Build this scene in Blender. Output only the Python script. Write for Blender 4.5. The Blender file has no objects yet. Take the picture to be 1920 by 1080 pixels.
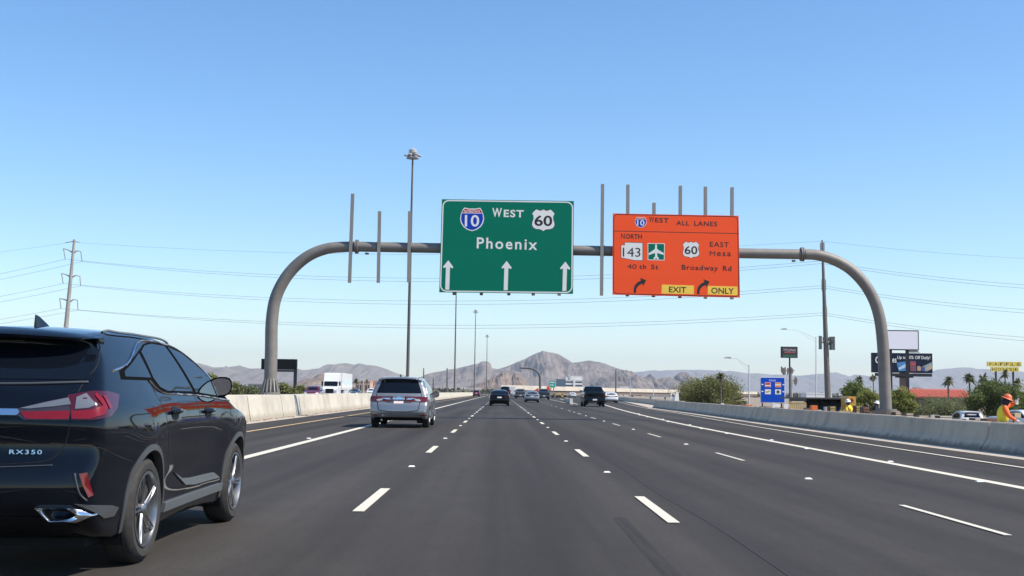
import bpy, bmesh, math, random
import numpy as np
from mathutils import Vector, Matrix, noise
from mathutils.geometry import delaunay_2d_cdt
random.seed(7); rng = np.random.default_rng(7)
C = bpy.context.scene.collection
SC = bpy.context.scene

# ------------------------------------------------------------------ camera
FPX, CAMH = 2230.0, 1.25
roll = math.radians(0.78)
vy = Vector(((939-960)/FPX, -(735-540)/FPX, -1)).normalized()      # world +Y seen in camera axes
t = (math.sin(roll)*vy.x + math.cos(roll)*vy.y) / (-vy.z)
vz = Vector((math.sin(roll), math.cos(roll), t)).normalized()
vx = vy.cross(vz).normalized()
RM = Matrix((vx, vy, vz))                                           # world-from-camera
cam_d = bpy.data.cameras.new('camera'); cam = bpy.data.objects.new('camera', cam_d); C.objects.link(cam)
cam.matrix_world = Matrix.Translation((0, 0, CAMH)) @ RM.to_4x4()
cam_d.sensor_width = 36; cam_d.lens = FPX/1920*36; cam_d.clip_start = .1; cam_d.clip_end = 60000
SC.camera = cam
def W(px, py, d):
    """world point at distance d down the road seen at a place of the picture"""
    v = RM @ Vector(((px-960)/FPX, (540-py)/FPX, -1))
    v = v * (d / v.y)
    return Vector((v.x, d, CAMH + v.z))
def G(px, py, z=0.0):
    v = RM @ Vector(((px-960)/FPX, (540-py)/FPX, -1))
    k = (z-CAMH)/v.z
    return Vector((v.x*k, v.y*k, z))

# ------------------------------------------------------------------ light
SUN_EL, SUN_AZ = math.radians(50), math.radians(107)                # azimuth from straight ahead towards the right
w = bpy.data.worlds.new("World"); SC.world = w; w.use_nodes = True
nt = w.node_tree; nt.nodes.clear()
out = nt.nodes.new('ShaderNodeOutputWorld'); bg = nt.nodes.new('ShaderNodeBackground')
sky = nt.nodes.new('ShaderNodeTexSky'); sky.sky_type = 'NISHITA'; sky.sun_disc = False
sky.sun_elevation = SUN_EL; sky.sun_rotation = SUN_AZ
sky.altitude = 300; sky.air_density = 1.0; sky.dust_density = 0.25; sky.ozone_density = 3.0
bg.inputs[1].default_value = 0.138
hsv = nt.nodes.new('ShaderNodeHueSaturation'); hsv.inputs['Saturation'].default_value = 1.2
nt.links.new(sky.outputs[0], hsv.inputs['Color']); nt.links.new(hsv.outputs[0], bg.inputs[0]); nt.links.new(bg.outputs[0], out.inputs[0])
sl = bpy.data.lights.new('sun', 'SUN'); sun = bpy.data.objects.new('sun', sl); C.objects.link(sun)
sl.energy = 4.95; sl.angle = math.radians(.5); sl.color = (1, .91, .78)
sd = Vector((math.sin(SUN_AZ)*math.cos(SUN_EL), math.cos(SUN_AZ)*math.cos(SUN_EL), math.sin(SUN_EL)))
sun.rotation_euler = sd.to_track_quat('Z', 'Y').to_euler(); sun.location = (60, -60, 90)
SC.view_settings.view_transform = 'Standard'; SC.view_settings.look = 'None'; SC.view_settings.gamma = 1
SC.view_settings.use_curve_mapping = False; SC.view_settings.exposure = 0.5

# ------------------------------------------------------------------ helpers
MATS = {}
def mat(name, col, rough=.6, metal=0, coat=0, spec=.5, var=0, vscale=3, bump=0, bscale=40, col2=None, stretch=None, emit=None, transl=0):
    if name in MATS: return MATS[name]
    m = bpy.data.materials.new(name); m.use_nodes = True; n = m.node_tree; b = n.nodes['Principled BSDF']
    b.inputs['Base Color'].default_value = (*col, 1); b.inputs['Roughness'].default_value = rough
    b.inputs['Metallic'].default_value = metal; b.inputs['Coat Weight'].default_value = coat
    b.inputs['Coat Roughness'].default_value = .02; b.inputs['Specular IOR Level'].default_value = spec
    if var or col2 or bump:
        tc = n.nodes.new('ShaderNodeTexCoord'); mp = n.nodes.new('ShaderNodeMapping')
        n.links.new(tc.outputs['Object'], mp.inputs[0])
        if stretch: mp.inputs['Scale'].default_value = stretch
    if var or col2:
        nz = n.nodes.new('ShaderNodeTexNoise'); nz.inputs['Scale'].default_value = vscale; nz.inputs['Detail'].default_value = 6
        nz.inputs['Roughness'].default_value = .65
        n.links.new(mp.outputs[0], nz.inputs['Vector'])
        rp = n.nodes.new('ShaderNodeValToRGB'); rp.color_ramp.elements[0].position = .33; rp.color_ramp.elements[1].position = .67
        c2 = col2 if col2 else tuple(min(1, c*(1+var)) for c in col)
        c1 = col if col2 else tuple(c*(1-var) for c in col)
        rp.color_ramp.elements[0].color = (*c1, 1); rp.color_ramp.elements[1].color = (*c2, 1)
        n.links.new(nz.outputs[0], rp.inputs[0]); n.links.new(rp.outputs[0], b.inputs['Base Color'])
    if bump:
        nb = n.nodes.new('ShaderNodeTexNoise'); nb.inputs['Scale'].default_value = bscale; nb.inputs['Detail'].default_value = 4
        n.links.new(mp.outputs[0], nb.inputs['Vector'])
        bp = n.nodes.new('ShaderNodeBump'); bp.inputs['Strength'].default_value = bump; bp.inputs['Distance'].default_value = .05
        n.links.new(nb.outputs[0], bp.inputs['Height']); n.links.new(bp.outputs[0], b.inputs['Normal'])
    if emit: b.inputs['Emission Color'].default_value = (*col, 1); b.inputs['Emission Strength'].default_value = emit
    MATS[name] = m; return m
def mesh_obj(name, V, F, m, parent=None, smooth=False, kind=None):
    me = bpy.data.meshes.new(name); me.from_pydata([tuple(v) for v in V], [], [tuple(f) for f in F]); me.update()
    if smooth: me.shade_smooth()
    if m: me.materials.append(m)
    o = bpy.data.objects.new(name, me); C.objects.link(o)
    if parent: o.parent = parent
    if kind: o['kind'] = kind
    return o
def obj_from(name, me, m=None, parent=None, loc=None):
    o = bpy.data.objects.new(name, me); C.objects.link(o)
    if m is not None and len(me.materials) == 0: me.materials.append(m)
    if parent: o.parent = parent
    if loc is not None: o.location = loc
    return o
def thing(name, label, cat, loc=(0, 0, 0), rz=0, group=None):
    o = bpy.data.objects.new(name, None); C.objects.link(o); o.location = loc; o.rotation_euler = (0, 0, rz)
    o.empty_display_size = .2; tag(o, label, cat, group); return o
def tag(o, label, cat, group=None):
    o['label'] = label; o['category'] = cat
    if group: o['group'] = group
    return o
def copy_tree(o, parent=None):
    c = o.copy(); C.objects.link(c)
    if parent: c.parent = parent
    for ch in o.children: copy_tree(ch, c)
    return c
class MB:
    """gathers simple shapes into one mesh"""
    def __init__(s): s.V = []; s.F = []
    def add(s, V, F):
        n = len(s.V); s.V += [tuple(v) for v in V]; s.F += [tuple(i+n for i in f) for f in F]; return s
    def box(s, x0, x1, y0, y1, z0, z1, rz=0, c=None):
        V = [Vector(p) for p in ((x0,y0,z0),(x1,y0,z0),(x1,y1,z0),(x0,y1,z0),(x0,y0,z1),(x1,y0,z1),(x1,y1,z1),(x0,y1,z1))]
        if rz:
            c = Vector(c or ((x0+x1)/2, (y0+y1)/2, 0)); R = Matrix.Rotation(rz, 3, 'Z'); V = [c + R @ (v-c) for v in V]
        return s.add(V, [(3,2,1,0),(4,5,6,7),(0,1,5,4),(1,2,6,5),(2,3,7,6),(3,0,4,7)])
    def tube(s, pts, r, n=8, cap=True):
        pts = [Vector(p) for p in pts]; rs = r if hasattr(r, '__len__') else [r]*len(pts)
        V = []; F = []; up = None
        for i, p in enumerate(pts):
            tdir = (pts[min(i+1, len(pts)-1)] - pts[max(i-1, 0)]).normalized()
            if up is None:
                a = Vector((0, 0, 1)) if abs(tdir.z) < .9 else Vector((1, 0, 0)); up = (a - tdir*a.dot(tdir)).normalized()
            else: up = (up - tdir*up.dot(tdir)).normalized()
            sd_ = tdir.cross(up)
            for k in range(n):
                an = 2*math.pi*k/n; V.append(p + (up*math.cos(an) + sd_*math.sin(an))*rs[i])
        for i in range(len(pts)-1):
            for k in range(n):
                k2 = (k+1) % n; F.append((i*n+k, i*n+k2, (i+1)*n+k2, (i+1)*n+k))
        if cap: F.append(tuple(range(n))[::-1]); F.append(tuple((len(pts)-1)*n+k for k in range(n)))
        return s.add(V, F)
    def lathe(s, prof, n=24, axis='z', c=(0, 0, 0), cap=True):
        V = []; F = []; c = Vector(c)
        for r, h in prof:
            for k in range(n):
                a = 2*math.pi*k/n; ca, sa = math.cos(a)*r, math.sin(a)*r
                V.append(c + (Vector((ca, sa, h)) if axis == 'z' else Vector((h, ca, sa)) if axis == 'x' else Vector((sa, h, ca))))
        for i in range(len(prof)-1):
            for k in range(n): F.append((i*n+k, i*n+(k+1) % n, (i+1)*n+(k+1) % n, (i+1)*n+k))
        if cap: F.append(tuple(range(n))[::-1]); F.append(tuple((len(prof)-1)*n+k for k in range(n)))
        return s.add(V, F)
    def prism(s, poly, y0, y1, plane='xz'):
        """extrudes a flat polygon; xz along y, yz along x, xy along z"""
        f = {'xz': lambda p, h: (p[0], h, p[1]), 'yz': lambda p, h: (h, p[0], p[1]), 'xy': lambda p, h: (p[0], p[1], h)}[plane]
        n = len(poly); V = [f(p, y0) for p in poly] + [f(p, y1) for p in poly]
        return s.add(V, [tuple(range(n)), tuple(range(n, 2*n))[::-1]] + [(i+n, (i+1) % n+n, (i+1) % n, i) for i in range(n)])
    def build(s, name, m, parent=None, smooth=False, kind=None, loc=None, angle=None):
        me = bpy.data.meshes.new(name); me.from_pydata(s.V, [], s.F)
        bm = bmesh.new(); bm.from_mesh(me); bmesh.ops.recalc_face_normals(bm, faces=bm.faces); bm.to_mesh(me); bm.free()
        if smooth:
            me.shade_smooth()
            try: me.set_sharp_from_angle(angle=math.radians(angle or 40))
            except Exception: pass
        me.materials.append(m)
        o = bpy.data.objects.new(name, me); C.objects.link(o)
        if parent: o.parent = parent
        if kind: o['kind'] = kind
        if loc is not None: o.location = loc
        return o
_txt = {}
def text_mesh(s, w_, h_, bold=0.012, spacing=1.0):
    """lettering in the xz plane facing -y, fitted to the given width and cap height, centred"""
    key = (s, round(w_, 4), round(h_, 4), bold, spacing)
    if key in _txt: return _txt[key]
    cu = bpy.data.curves.new('t', 'FONT'); cu.body = s; cu.space_character = spacing; cu.offset = bold; cu.extrude = .0; cu.resolution_u = 3
    o = bpy.data.objects.new('t', cu); C.objects.link(o); bpy.context.view_layer.update()
    me = bpy.data.meshes.new_from_object(o.evaluated_get(bpy.context.evaluated_depsgraph_get()))
    bpy.data.objects.remove(o); bpy.data.curves.remove(cu)
    me.materials.clear()
    n = len(me.vertices); a = np.zeros(n*3); me.vertices.foreach_get('co', a); a = a.reshape(-1, 3)
    mn, mx = a.min(0), a.max(0)
    b = np.zeros_like(a); b[:, 0] = (a[:, 0]-(mn[0]+mx[0])/2)*w_/(mx[0]-mn[0]); b[:, 2] = (a[:, 1]-(mn[1]+mx[1])/2)*h_/(mx[1]-mn[1])
    me.vertices.foreach_set('co', b.ravel()); me.update()
    bm = bmesh.new(); bm.from_mesh(me)
    r = bmesh.ops.extrude_face_region(bm, geom=bm.faces[:])
    bmesh.ops.translate(bm, verts=[v for v in r['geom'] if isinstance(v, bmesh.types.BMVert)], vec=(0, -.0008, 0))
    bmesh.ops.recalc_face_normals(bm, faces=bm.faces); bm.to_mesh(me); bm.free(); me.shade_flat()
    _txt[key] = me; return me
def spl(pts, k=14, closed=False):
    P = [np.array(p, float) for p in pts]; n = len(P); o_ = []
    for i in range(n if closed else n-1):
        if closed: a, b, c, d = P[(i-1) % n], P[i], P[(i+1) % n], P[(i+2) % n]
        else: a, b, c, d = P[max(i-1, 0)], P[i], P[i+1], P[min(i+2, n-1)]
        # centripetal style tangents limited by the chord, to avoid overshoot
        l1, l2, l0 = np.linalg.norm(c-b)+1e-9, np.linalg.norm(d-c)+1e-9, np.linalg.norm(b-a)+1e-9
        m1 = ((b-a)/l0 + (c-b)/l1)*.5*l1; m2 = ((c-b)/l1 + (d-c)/l2)*.5*l1
        for j in range(k):
            u = j/k; o_.append((2*u**3-3*u**2+1)*b + (u**3-2*u**2+u)*m1 + (-2*u**3+3*u**2)*c + (u**3-u**2)*m2)
    if not closed: o_.append(P[-1])
    return np.array(o_)
# ------------------------------------------------------------------ vehicle bodies: a smooth solid cut out by side view, width table and plan curve
M_GLASS = mat('car_glass', (.004, .006, .010), .02, spec=.32)
M_TYRE = mat('tyre_rubber', (.03, .028, .026), .85, var=.3, vscale=20)
M_RIM = mat('rim_alloy', (.36, .365, .38), .38, metal=1)
M_RIMD = mat('rim_dark', (.008, .008, .009), .55)
M_CHROME = mat('chrome', (.75, .76, .78), .09, metal=1)
M_BLK = mat('black_plastic', (.010, .010, .011), .55, spec=.2)
M_UNDER = mat('underbody', (.008, .008, .008), .9)
M_RED = mat('tail_red', (.13, .004, .008), .08, coat=.35)
M_REDB = mat('tail_red_bright', (.18, .002, .005), .15, coat=.35)
M_CLEAR = mat('tail_clear', (.17, .175, .19), .15, coat=1, metal=.3)
M_SMOKE = mat('tail_smoke', (.035, .02, .025), .08, coat=1)
M_SEAM = mat('panel_gap', (.004, .004, .004), .9)
M_CLAD = mat('grey_cladding', (.055, .058, .062), .35, coat=.3)
M_SILL = mat('satin_sill', (.15, .17, .18), .3, metal=.3)
M_PLATE = mat('plate_white', (.62, .6, .6), .5)
class Body:
    def __init__(s, sil, wt, plan, L, Wd, h, cr=.12, cf=.25, crown=.045, k=.05, flare=0, axles=(1, 4), seg=10, mirrorcut=None):
        s.L, s.W, s.cr, s.cf, s.crown, s.k, s.flare, s.axles = L, Wd, cr, cf, crown, k, flare, axles
        P = spl(sil, seg, True); s.g = .02; s.y0, s.z0 = -.5, -.2
        ys = np.arange(s.y0, L+.8, s.g); zs = np.arange(s.z0, 2.6, s.g); Y, Z = np.meshgrid(ys, zs, indexing='ij')
        D = np.full(Y.shape, 1e9); ins = np.zeros(Y.shape, bool)
        for i in range(len(P)):
            a, b = P[i], P[(i+1) % len(P)]; e = b-a; t_ = np.clip(((Y-a[0])*e[0]+(Z-a[1])*e[1])/(e@e+1e-12), 0, 1)
            D = np.minimum(D, (Y-a[0]-t_*e[0])**2+(Z-a[1]-t_*e[1])**2)
            if a[1] != b[1]: ins ^= ((a[1] > Z) != (b[1] > Z)) & (Y < (b[0]-a[0])*(Z-a[1])/(b[1]-a[1])+a[0])
        s.S = np.sqrt(D)*np.where(ins, -1, 1)
        wz = spl(wt, 12); s.wz = wz[np.argsort(wz[:, 0])]; pl = spl(plan, 12); s.pl = pl[np.argsort(pl[:, 0])]
        s.h = h
    def f(s, x, y, z):
        u = np.minimum(np.abs(x)/s.W, 1.15)
        sm = np.clip((z-.85)/.5, 0, 1)
        ye = y - s.cr*u**3*np.clip(1-y/1.6, 0, 1) + s.cf*u**2.5*np.clip(1-(s.L-y)/1.6, 0, 1)
        ze = z + s.crown*u*u*sm*2
        a = np.clip((ye-s.y0)/s.g, 0, s.S.shape[0]-1.001); b = np.clip((ze-s.z0)/s.g, 0, s.S.shape[1]-1.001)
        i = a.astype(int); j = b.astype(int); fa, fb = a-i, b-j
        S = (s.S[i, j]*(1-fa)+s.S[i+1, j]*fa)*(1-fb)+(s.S[i, j+1]*(1-fa)+s.S[i+1, j+1]*fa)*fb
        w_ = np.interp(z, s.wz[:, 0], s.wz[:, 1])*np.interp(y, s.pl[:, 0], s.pl[:, 1])
        if s.flare:
            for ax in s.axles: w_ = w_ + s.flare*np.exp(-((y-ax)/.42)**2-((z-.72)/.3)**2)
            w_ = w_ - s.flare*.35*np.exp(-((y-(s.axles[0]+s.axles[1])/2)/.75)**2-((z-.62)/.2)**2)
        T = np.abs(x)-w_; hh = np.maximum(s.k-np.abs(S-T), 0)/s.k
        return np.maximum(S, T)+hh*hh*s.k*.25
    def grad(s, p, e=.006):
        g = np.stack([s.f(p[:, 0]+e, p[:, 1], p[:, 2])-s.f(p[:, 0]-e, p[:, 1], p[:, 2]),
                      s.f(p[:, 0], p[:, 1]+e, p[:, 2])-s.f(p[:, 0], p[:, 1]-e, p[:, 2]),
                      s.f(p[:, 0], p[:, 1], p[:, 2]+e)-s.f(p[:, 0], p[:, 1], p[:, 2]-e)], 1)/(2*e)
        return g
    def mesh(s, wells=()):
        h = s.h; xs = np.arange(-s.W-.1-h*.5, s.W+.12, h); ys = np.arange(-.15, s.L+.15, h); zs = np.arange(.1, 2.2, h)
        X, Y, Z = np.meshgrid(xs, ys, zs, indexing='ij'); V = s.f(X, Y, Z); inn = V < 0
        c = np.zeros((len(xs)-1, len(ys)-1, len(zs)-1), int); 
        for a in (0, 1):
            for b in (0, 1):
                for d in (0, 1): c += inn[a:a+c.shape[0], b:b+c.shape[1], d:d+c.shape[2]]
        act = (c > 0) & (c < 8); idx = np.full(c.shape, -1); idx[act] = np.arange(act.sum()); ijk = np.argwhere(act)
        p = np.stack([xs[ijk[:, 0]]+h/2, ys[ijk[:, 1]]+h/2, zs[ijk[:, 2]]+h/2], 1)
        for _ in range(8):
            g = s.grad(p); v = s.f(p[:, 0], p[:, 1], p[:, 2]); st = v/np.maximum((g*g).sum(1), .1); st = np.clip(st, -h, h); p = p-g*st[:, None]
        F = []
        for ax in range(3):
            sl0 = [slice(1, -1)]*3; sl0[ax] = slice(0, -1); sl1 = [slice(1, -1)]*3; sl1[ax] = slice(1, None)
            A = inn[tuple(sl0)]; B = inn[tuple(sl1)]; e = np.argwhere(A != B); e1 = e.copy()
            for q in range(3):
                if q != ax: e1[:, q] += 1
            o1, o2 = [(1, 2), (2, 0), (0, 1)][ax]; d1 = np.zeros(3, int); d1[o1] = 1; d2 = np.zeros(3, int); d2[o2] = 1
            q = [idx[tuple((e1-d1-d2).T)], idx[tuple((e1-d2).T)], idx[tuple(e1.T)], idx[tuple((e1-d1).T)]]
            q = np.stack(q, 1); fl = ~A[tuple(e.T)]; q[fl] = q[fl][:, ::-1]; F.append(q)
        F = np.concatenate(F); F = F[(F >= 0).all(1)]
        if wells:
            cen = p[F].mean(1); kill = np.zeros(len(F), bool)
            for (wy, wzc, wr) in wells: kill |= ((cen[:, 1]-wy)**2+(cen[:, 2]-wzc)**2 < wr*wr) & (np.abs(cen[:, 0]) > s.W*.5)
            F = F[~kill]
            ed = np.sort(np.concatenate([F[:, [0, 1]], F[:, [1, 2]], F[:, [2, 3]], F[:, [3, 0]]]), 1)
            uq, cn = np.unique(ed, axis=0, return_counts=True); bv = np.unique(uq[cn == 1]); bv = bv[np.abs(p[bv, 0]) > s.W*.6]
            for (wy, wzc, wr) in wells:
                d = p[bv][:, 1:]-np.array([wy, wzc]); r = np.linalg.norm(d, axis=1); mk = (np.abs(r-wr) < h*2)
                q = p[bv[mk]]; dd = d[mk]/r[mk][:, None]*wr; sd_ = np.sign(q[:, 0])
                q[:, 1] = wy+dd[:, 0]; q[:, 2] = wzc+dd[:, 1]; q = s.snapx(q); q[:, 0] *= 1; p[bv[mk]] = q
        us = np.unique(F); rm = np.full(len(p), -1); rm[us] = np.arange(len(us))
        return p[us], rm[F]
    def snapx(s, q):
        for _ in range(6):
            g = s.grad(q); v = s.f(q[:, 0], q[:, 1], q[:, 2]); gx = np.where(np.abs(g[:, 0]) < .3, np.sign(q[:, 0])*.3, g[:, 0])
            q[:, 0] -= np.clip(v/gx, -.04, .04)
        return q
    def project(s, P2, mode):
        """mode 'r'/'l': (y,z) from that side; 'b': (x,z) from behind; 'f' from the front; 't': (x,y) from above"""
        P2 = np.asarray(P2, float); n = len(P2)
        def pt(t_):
            if mode in 'rl': return ((1 if mode == 'r' else -1)*t_, P2[:, 0], P2[:, 1])
            if mode == 'b': return (P2[:, 0], -t_, P2[:, 1])
            if mode == 'f': return (P2[:, 0], t_, P2[:, 1])
            if mode in 'cd': k_ = .70711; x_ = P2[:, 0]*k_+t_*k_; return ((x_ if mode == 'c' else -x_), P2[:, 0]*k_-t_*k_, P2[:, 1])
            return (P2[:, 0], P2[:, 1], t_)
        hi, lo = {'r': (1.25, .2), 'l': (1.25, .2), 'b': (.2, -2.2), 'f': (s.L+.3, s.L-2.5), 't': (2.3, .3), 'c': (1.3, .1), 'd': (1.3, .1)}[mode]
        T = np.full(n, lo); fd = np.zeros(n, bool)
        for t_ in np.linspace(hi, lo, 130):
            v = s.f(*pt(np.full(n, t_))); nw = (v < 0) & ~fd; T[nw] = t_; fd |= nw
        st = (hi-lo)/129; a = T.copy(); b = T+st
        for _ in range(12):
            m = (a+b)/2; v = s.f(*pt(m)); a = np.where(v < 0, m, a); b = np.where(v < 0, b, m)
        p = np.stack(pt((a+b)/2), 1); g = s.grad(p); g /= np.linalg.norm(g, axis=1)[:, None]+1e-9
        return p, g
    def patch(s, poly, mode, name, m, parent, off=.004, step=.06, rim=.012, smooth=True, round_=None):
        P = np.array(poly, float)
        if round_: P = spl(poly, round_, True)
        else:
            Q = []
            for i in range(len(P)):
                a, b = P[i], P[(i+1) % len(P)]; k_ = max(1, int(np.linalg.norm(b-a)/step))
                Q += [a+(b-a)*j/k_ for j in range(k_)]
            P = np.array(Q)
        n = len(P); mn, mx = P.min(0), P.max(0)
        G_ = [(x, z) for x in np.arange(mn[0]+step*.5, mx[0], step) for z in np.arange(mn[1]+step*.5, mx[1], step)]
        def inside(q):
            r = False
            for i in range(n):
                a, b = P[i], P[(i+1) % n]
                if (a[1] > q[1]) != (b[1] > q[1]) and q[0] < (b[0]-a[0])*(q[1]-a[1])/(b[1]-a[1])+a[0]: r = not r
            return r
        G_ = [q for q in G_ if inside(q) and np.min(np.hypot(P[:, 0]-q[0], P[:, 1]-q[1])) > step*.35]
        vs = [Vector(q) for q in P]+[Vector(q) for q in G_]
        r = delaunay_2d_cdt(vs, [(i, (i+1) % n) for i in range(n)], [list(range(n))], 1, 1e-6)
        V2 = np.array([tuple(v) for v in r[0]]); F = [tuple(f_) for f_ in r[2]]
        p, g = s.project(V2, mode); q = p+g*off
        ec = {}
        for f_ in F:
            for i in range(len(f_)):
                a, b = f_[i], f_[(i+1) % len(f_)]; ec[(a, b)] = 1
        V = [tuple(v) for v in q]; be = [e for e in ec if (e[1], e[0]) not in ec]; mp_ = {}
        def inner(i):
            if i not in mp_: mp_[i] = len(V); V.append(tuple(p[i]-g[i]*rim))
            return mp_[i]
        for a, b in be: F.append((b, a, inner(a), inner(b)))
        me = bpy.data.meshes.new(name); me.from_pydata(V, [], F)
        bm = bmesh.new(); bm.from_mesh(me); bmesh.ops.recalc_face_normals(bm, faces=bm.faces)
        # make sure it faces outward
        f0 = max(bm.faces, key=lambda x_: x_.calc_area()); c_ = np.array(f0.calc_center_median()); i0 = int(np.argmin(((q-c_)**2).sum(1)))
        if np.dot(np.array(f0.normal), g[i0]) < 0: bmesh.ops.reverse_faces(bm, faces=bm.faces)
        bm.to_mesh(me); bm.free()
        if smooth:
            me.shade_smooth(); me.set_sharp_from_angle(angle=math.radians(35))
        me.materials.append(m); o = bpy.data.objects.new(name, me); C.objects.link(o); o.parent = parent
        return o
    def line(s, pts, mode, name, m, parent, r=.008, off=0, dens=.05, n=6, curve=True):
        P = spl(pts, 8) if curve and len(pts) > 2 else np.array(pts, float); Q = [P[0]]
        for i in range(1, len(P)):
            k_ = max(1, int(np.linalg.norm(P[i]-P[i-1])/dens)); Q += [P[i-1]+(P[i]-P[i-1])*j/k_ for j in range(1, k_+1)]
        p, g = s.project(np.array(Q), mode); p = p+g*off
        return MB().tube([Vector(v) for v in p], r, n).build(name, m, parent, smooth=True, angle=60)
def arch(B, root, wy, wz, wr, m, side, wid=.05, name='arch_trim', t_=.012, a0=-15, a1=195):
    """cladding ring round a wheel opening"""
    V = []; F = []; n = 36
    A = [math.radians(a0+(a1-a0)*i/n) for i in range(n+1)]
    for rr in (wr-.002, wr+wid):
        P2 = np.array([(wy+math.cos(a)*rr, wz+math.sin(a)*rr) for a in A]); p, g = B.project(P2, 'r' if side > 0 else 'l')
        V.append((p, g))
    (pi_, gi), (po, go) = V
    P = []
    for i in range(n+1):
        P += [pi_[i]-np.array([side*.05, 0, 0]), pi_[i]+gi[i]*t_, po[i]+go[i]*t_*.7, po[i]-go[i]*.01]
    for i in range(n):
        for k_ in range(3):
            a = i*4+k_; F.append((a, a+1, a+5, a+4))
    mb = MB(); mb.add(P, F); return mb.build(name, m, root, smooth=True, angle=50)
def well(root, wy, wz, wr, x0, x1, side):
    V = []; F = []; n = 20
    for i in range(n+1):
        a = math.radians(-30+240*i/n)
        V += [(side*x0, wy+math.cos(a)*wr, wz+math.sin(a)*wr), (side*x1, wy+math.cos(a)*wr, wz+math.sin(a)*wr)]
    for i in range(n): F.append((2*i, 2*i+1, 2*i+3, 2*i+2))
    c = len(V); V.append((side*x0, wy, wz))
    for i in range(n): F.append((2*i, 2*i+2, c))
    return MB().add(V, F).build('wheel_well', M_UNDER, root)
_wh = {}
def wheel(root, x, y, r, wd, side, style='plain', spin=0):
    key = (r, wd, style)
    if key not in _wh:
        rr = r*.70; n = 40 if style == 'hero' else 20
        tm = MB().lathe([(rr, -wd/2+.015), (rr+.02, -wd/2), (r-.05, -wd/2-.004), (r-.015, -wd/2+.02), (r, -wd/2+.05), (r, wd/2-.05), (r-.015, wd/2-.02), (r-.05, wd/2+.004), (rr+.02, wd/2), (rr, wd/2-.015)], n, 'x', cap=False)
        if style == 'hero':
            for q in (-.06, -.02, .02, .06): tm.lathe([(r-.002, q-.004), (r+.0025, q-.003), (r+.0025, q+.003), (r-.002, q+.004)], n, 'x')
        t_o = tm.build('tyre', M_TYRE, None, smooth=True, angle=30)
        rm = MB(); rm.lathe([(rr+.004, wd/2-.012), (rr+.006, wd/2+.002), (rr-.012, wd/2+.002), (rr-.022, wd/2-.03), (rr-.026, -wd/2+.03)], n, 'x', cap=False)
        face = wd/2-.02
        if style == 'hero':
            for q in range(5):
                for tw, sgn in ((.0, 1), (.38, -1)):
                    a0 = 2*math.pi*q/5; pts = []
                    for j in range(6):
                        u = j/5; a = a0+tw+(.20*sgn)*u*u*(1 if sgn > 0 else .6) - (.12 if sgn < 0 else 0)*(1-u); ra = .045+(rr-.055)*u
                        pts.append((face-.012+.018*math.sin(u*math.pi*.5)-.0, math.cos(a)*ra, math.sin(a)*ra))
                    rm.tube(pts, [.015, .010, .008, .0075, .009, .013], 6)
            rm.lathe([(.0001, face+.012), (.03, face+.012), (.042, face+.004), (.05, face-.03)], 20, 'x')
        else:
            for q in range(5):
                a = 2*math.pi*q/5; rm.tube([(face, math.cos(a)*.04, math.sin(a)*.04), (face+.01, math.cos(a)*(rr-.02), math.sin(a)*(rr-.02))], [.05, .035], 5)
            rm.lathe([(.0001, face+.03), (.05, face+.025), (.06, face-.02)], 12, 'x')
        r_o = rm.build('rim', M_RIM, None, smooth=True, angle=40)
        b_o = MB().lathe([(.001, face-.085), (rr*.62, face-.085), (rr*.62, face-.12), (rr-.028, face-.13), (rr-.028, -wd/2+.03), (.001, -wd/2+.03)], n, 'x').build('brake_hub', M_RIMD, None)
        _wh[key] = (t_o.data, r_o.data, b_o.data)
        for q in (t_o, r_o, b_o): bpy.data.objects.remove(q)
    wv = bpy.data.objects.new('wheel', None); C.objects.link(wv); wv.parent = root; wv.location = (x, y, r)
    wv.rotation_euler = (spin, 0, 0 if side > 0 else math.pi); wv.empty_display_size = .1
    for nm, me in zip(('tyre', 'rim', 'brake_hub'), _wh[key]): obj_from(nm, me, None, wv)
    return wv
def mirror_pod(root, x, y, z, side, m, s_=1.0):
    """door mirror: shell, glass and arm"""
    V = []; F = []; n, k_ = 16, 8
    for i in range(k_+1):
        u = i/k_; prof = math.sqrt(max(0, 1-(u)**2.6)); 
        for j in range(n):
            a = 2*math.pi*j/n; ex = abs(math.cos(a))**.75*math.copysign(1, math.cos(a)); ez = abs(math.sin(a))**.75*math.copysign(1, math.sin(a))
            V.append((side*(.135*ex*(.55+.45*prof) if u > 0 else .135*ex), .15*u, .095*ez*(.3+.7*prof) + .01*ex))
    for i in range(k_):
        for j in range(n): F.append((i*n+j, i*n+(j+1) % n, (i+1)*n+(j+1) % n, (i+1)*n+j))
    F.append(tuple(k_*n+j for j in range(n)))
    mb = MB(); mb.add([(Vector(v)*s_) for v in V], F)
    o = mb.build('mirror', m, root, smooth=True, angle=70, loc=(x+side*.11*s_, y, z)); o.scale = (.80, 1, .98); o.rotation_euler = (math.radians(3), 0, side*math.radians(9))
    g = MB().add([(side*.118*s_*abs(math.cos(a))**.75*math.copysign(1, math.cos(a)), .006, .08*s_*abs(math.sin(a))**.75*math.copysign(1, math.sin(a))+.01*s_*math.cos(a)) for a in [2*math.pi*j/20 for j in range(20)]], [tuple(range(20))])
    g.build('mirror_glass', M_MIRR, o)
    MB().tube([(-side*.22*s_, .12*s_, -.11*s_), (-side*.10*s_, .09*s_, -.085*s_), (0, .07*s_, -.05*s_)], [.035*s_, .03*s_, .04*s_], 8).build('mirror_arm', m, o, smooth=True)
    return o
M_MIRR = mat('mirror_glass', (.8, .8, .82), .02, metal=1)
SPECS = {}
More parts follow.
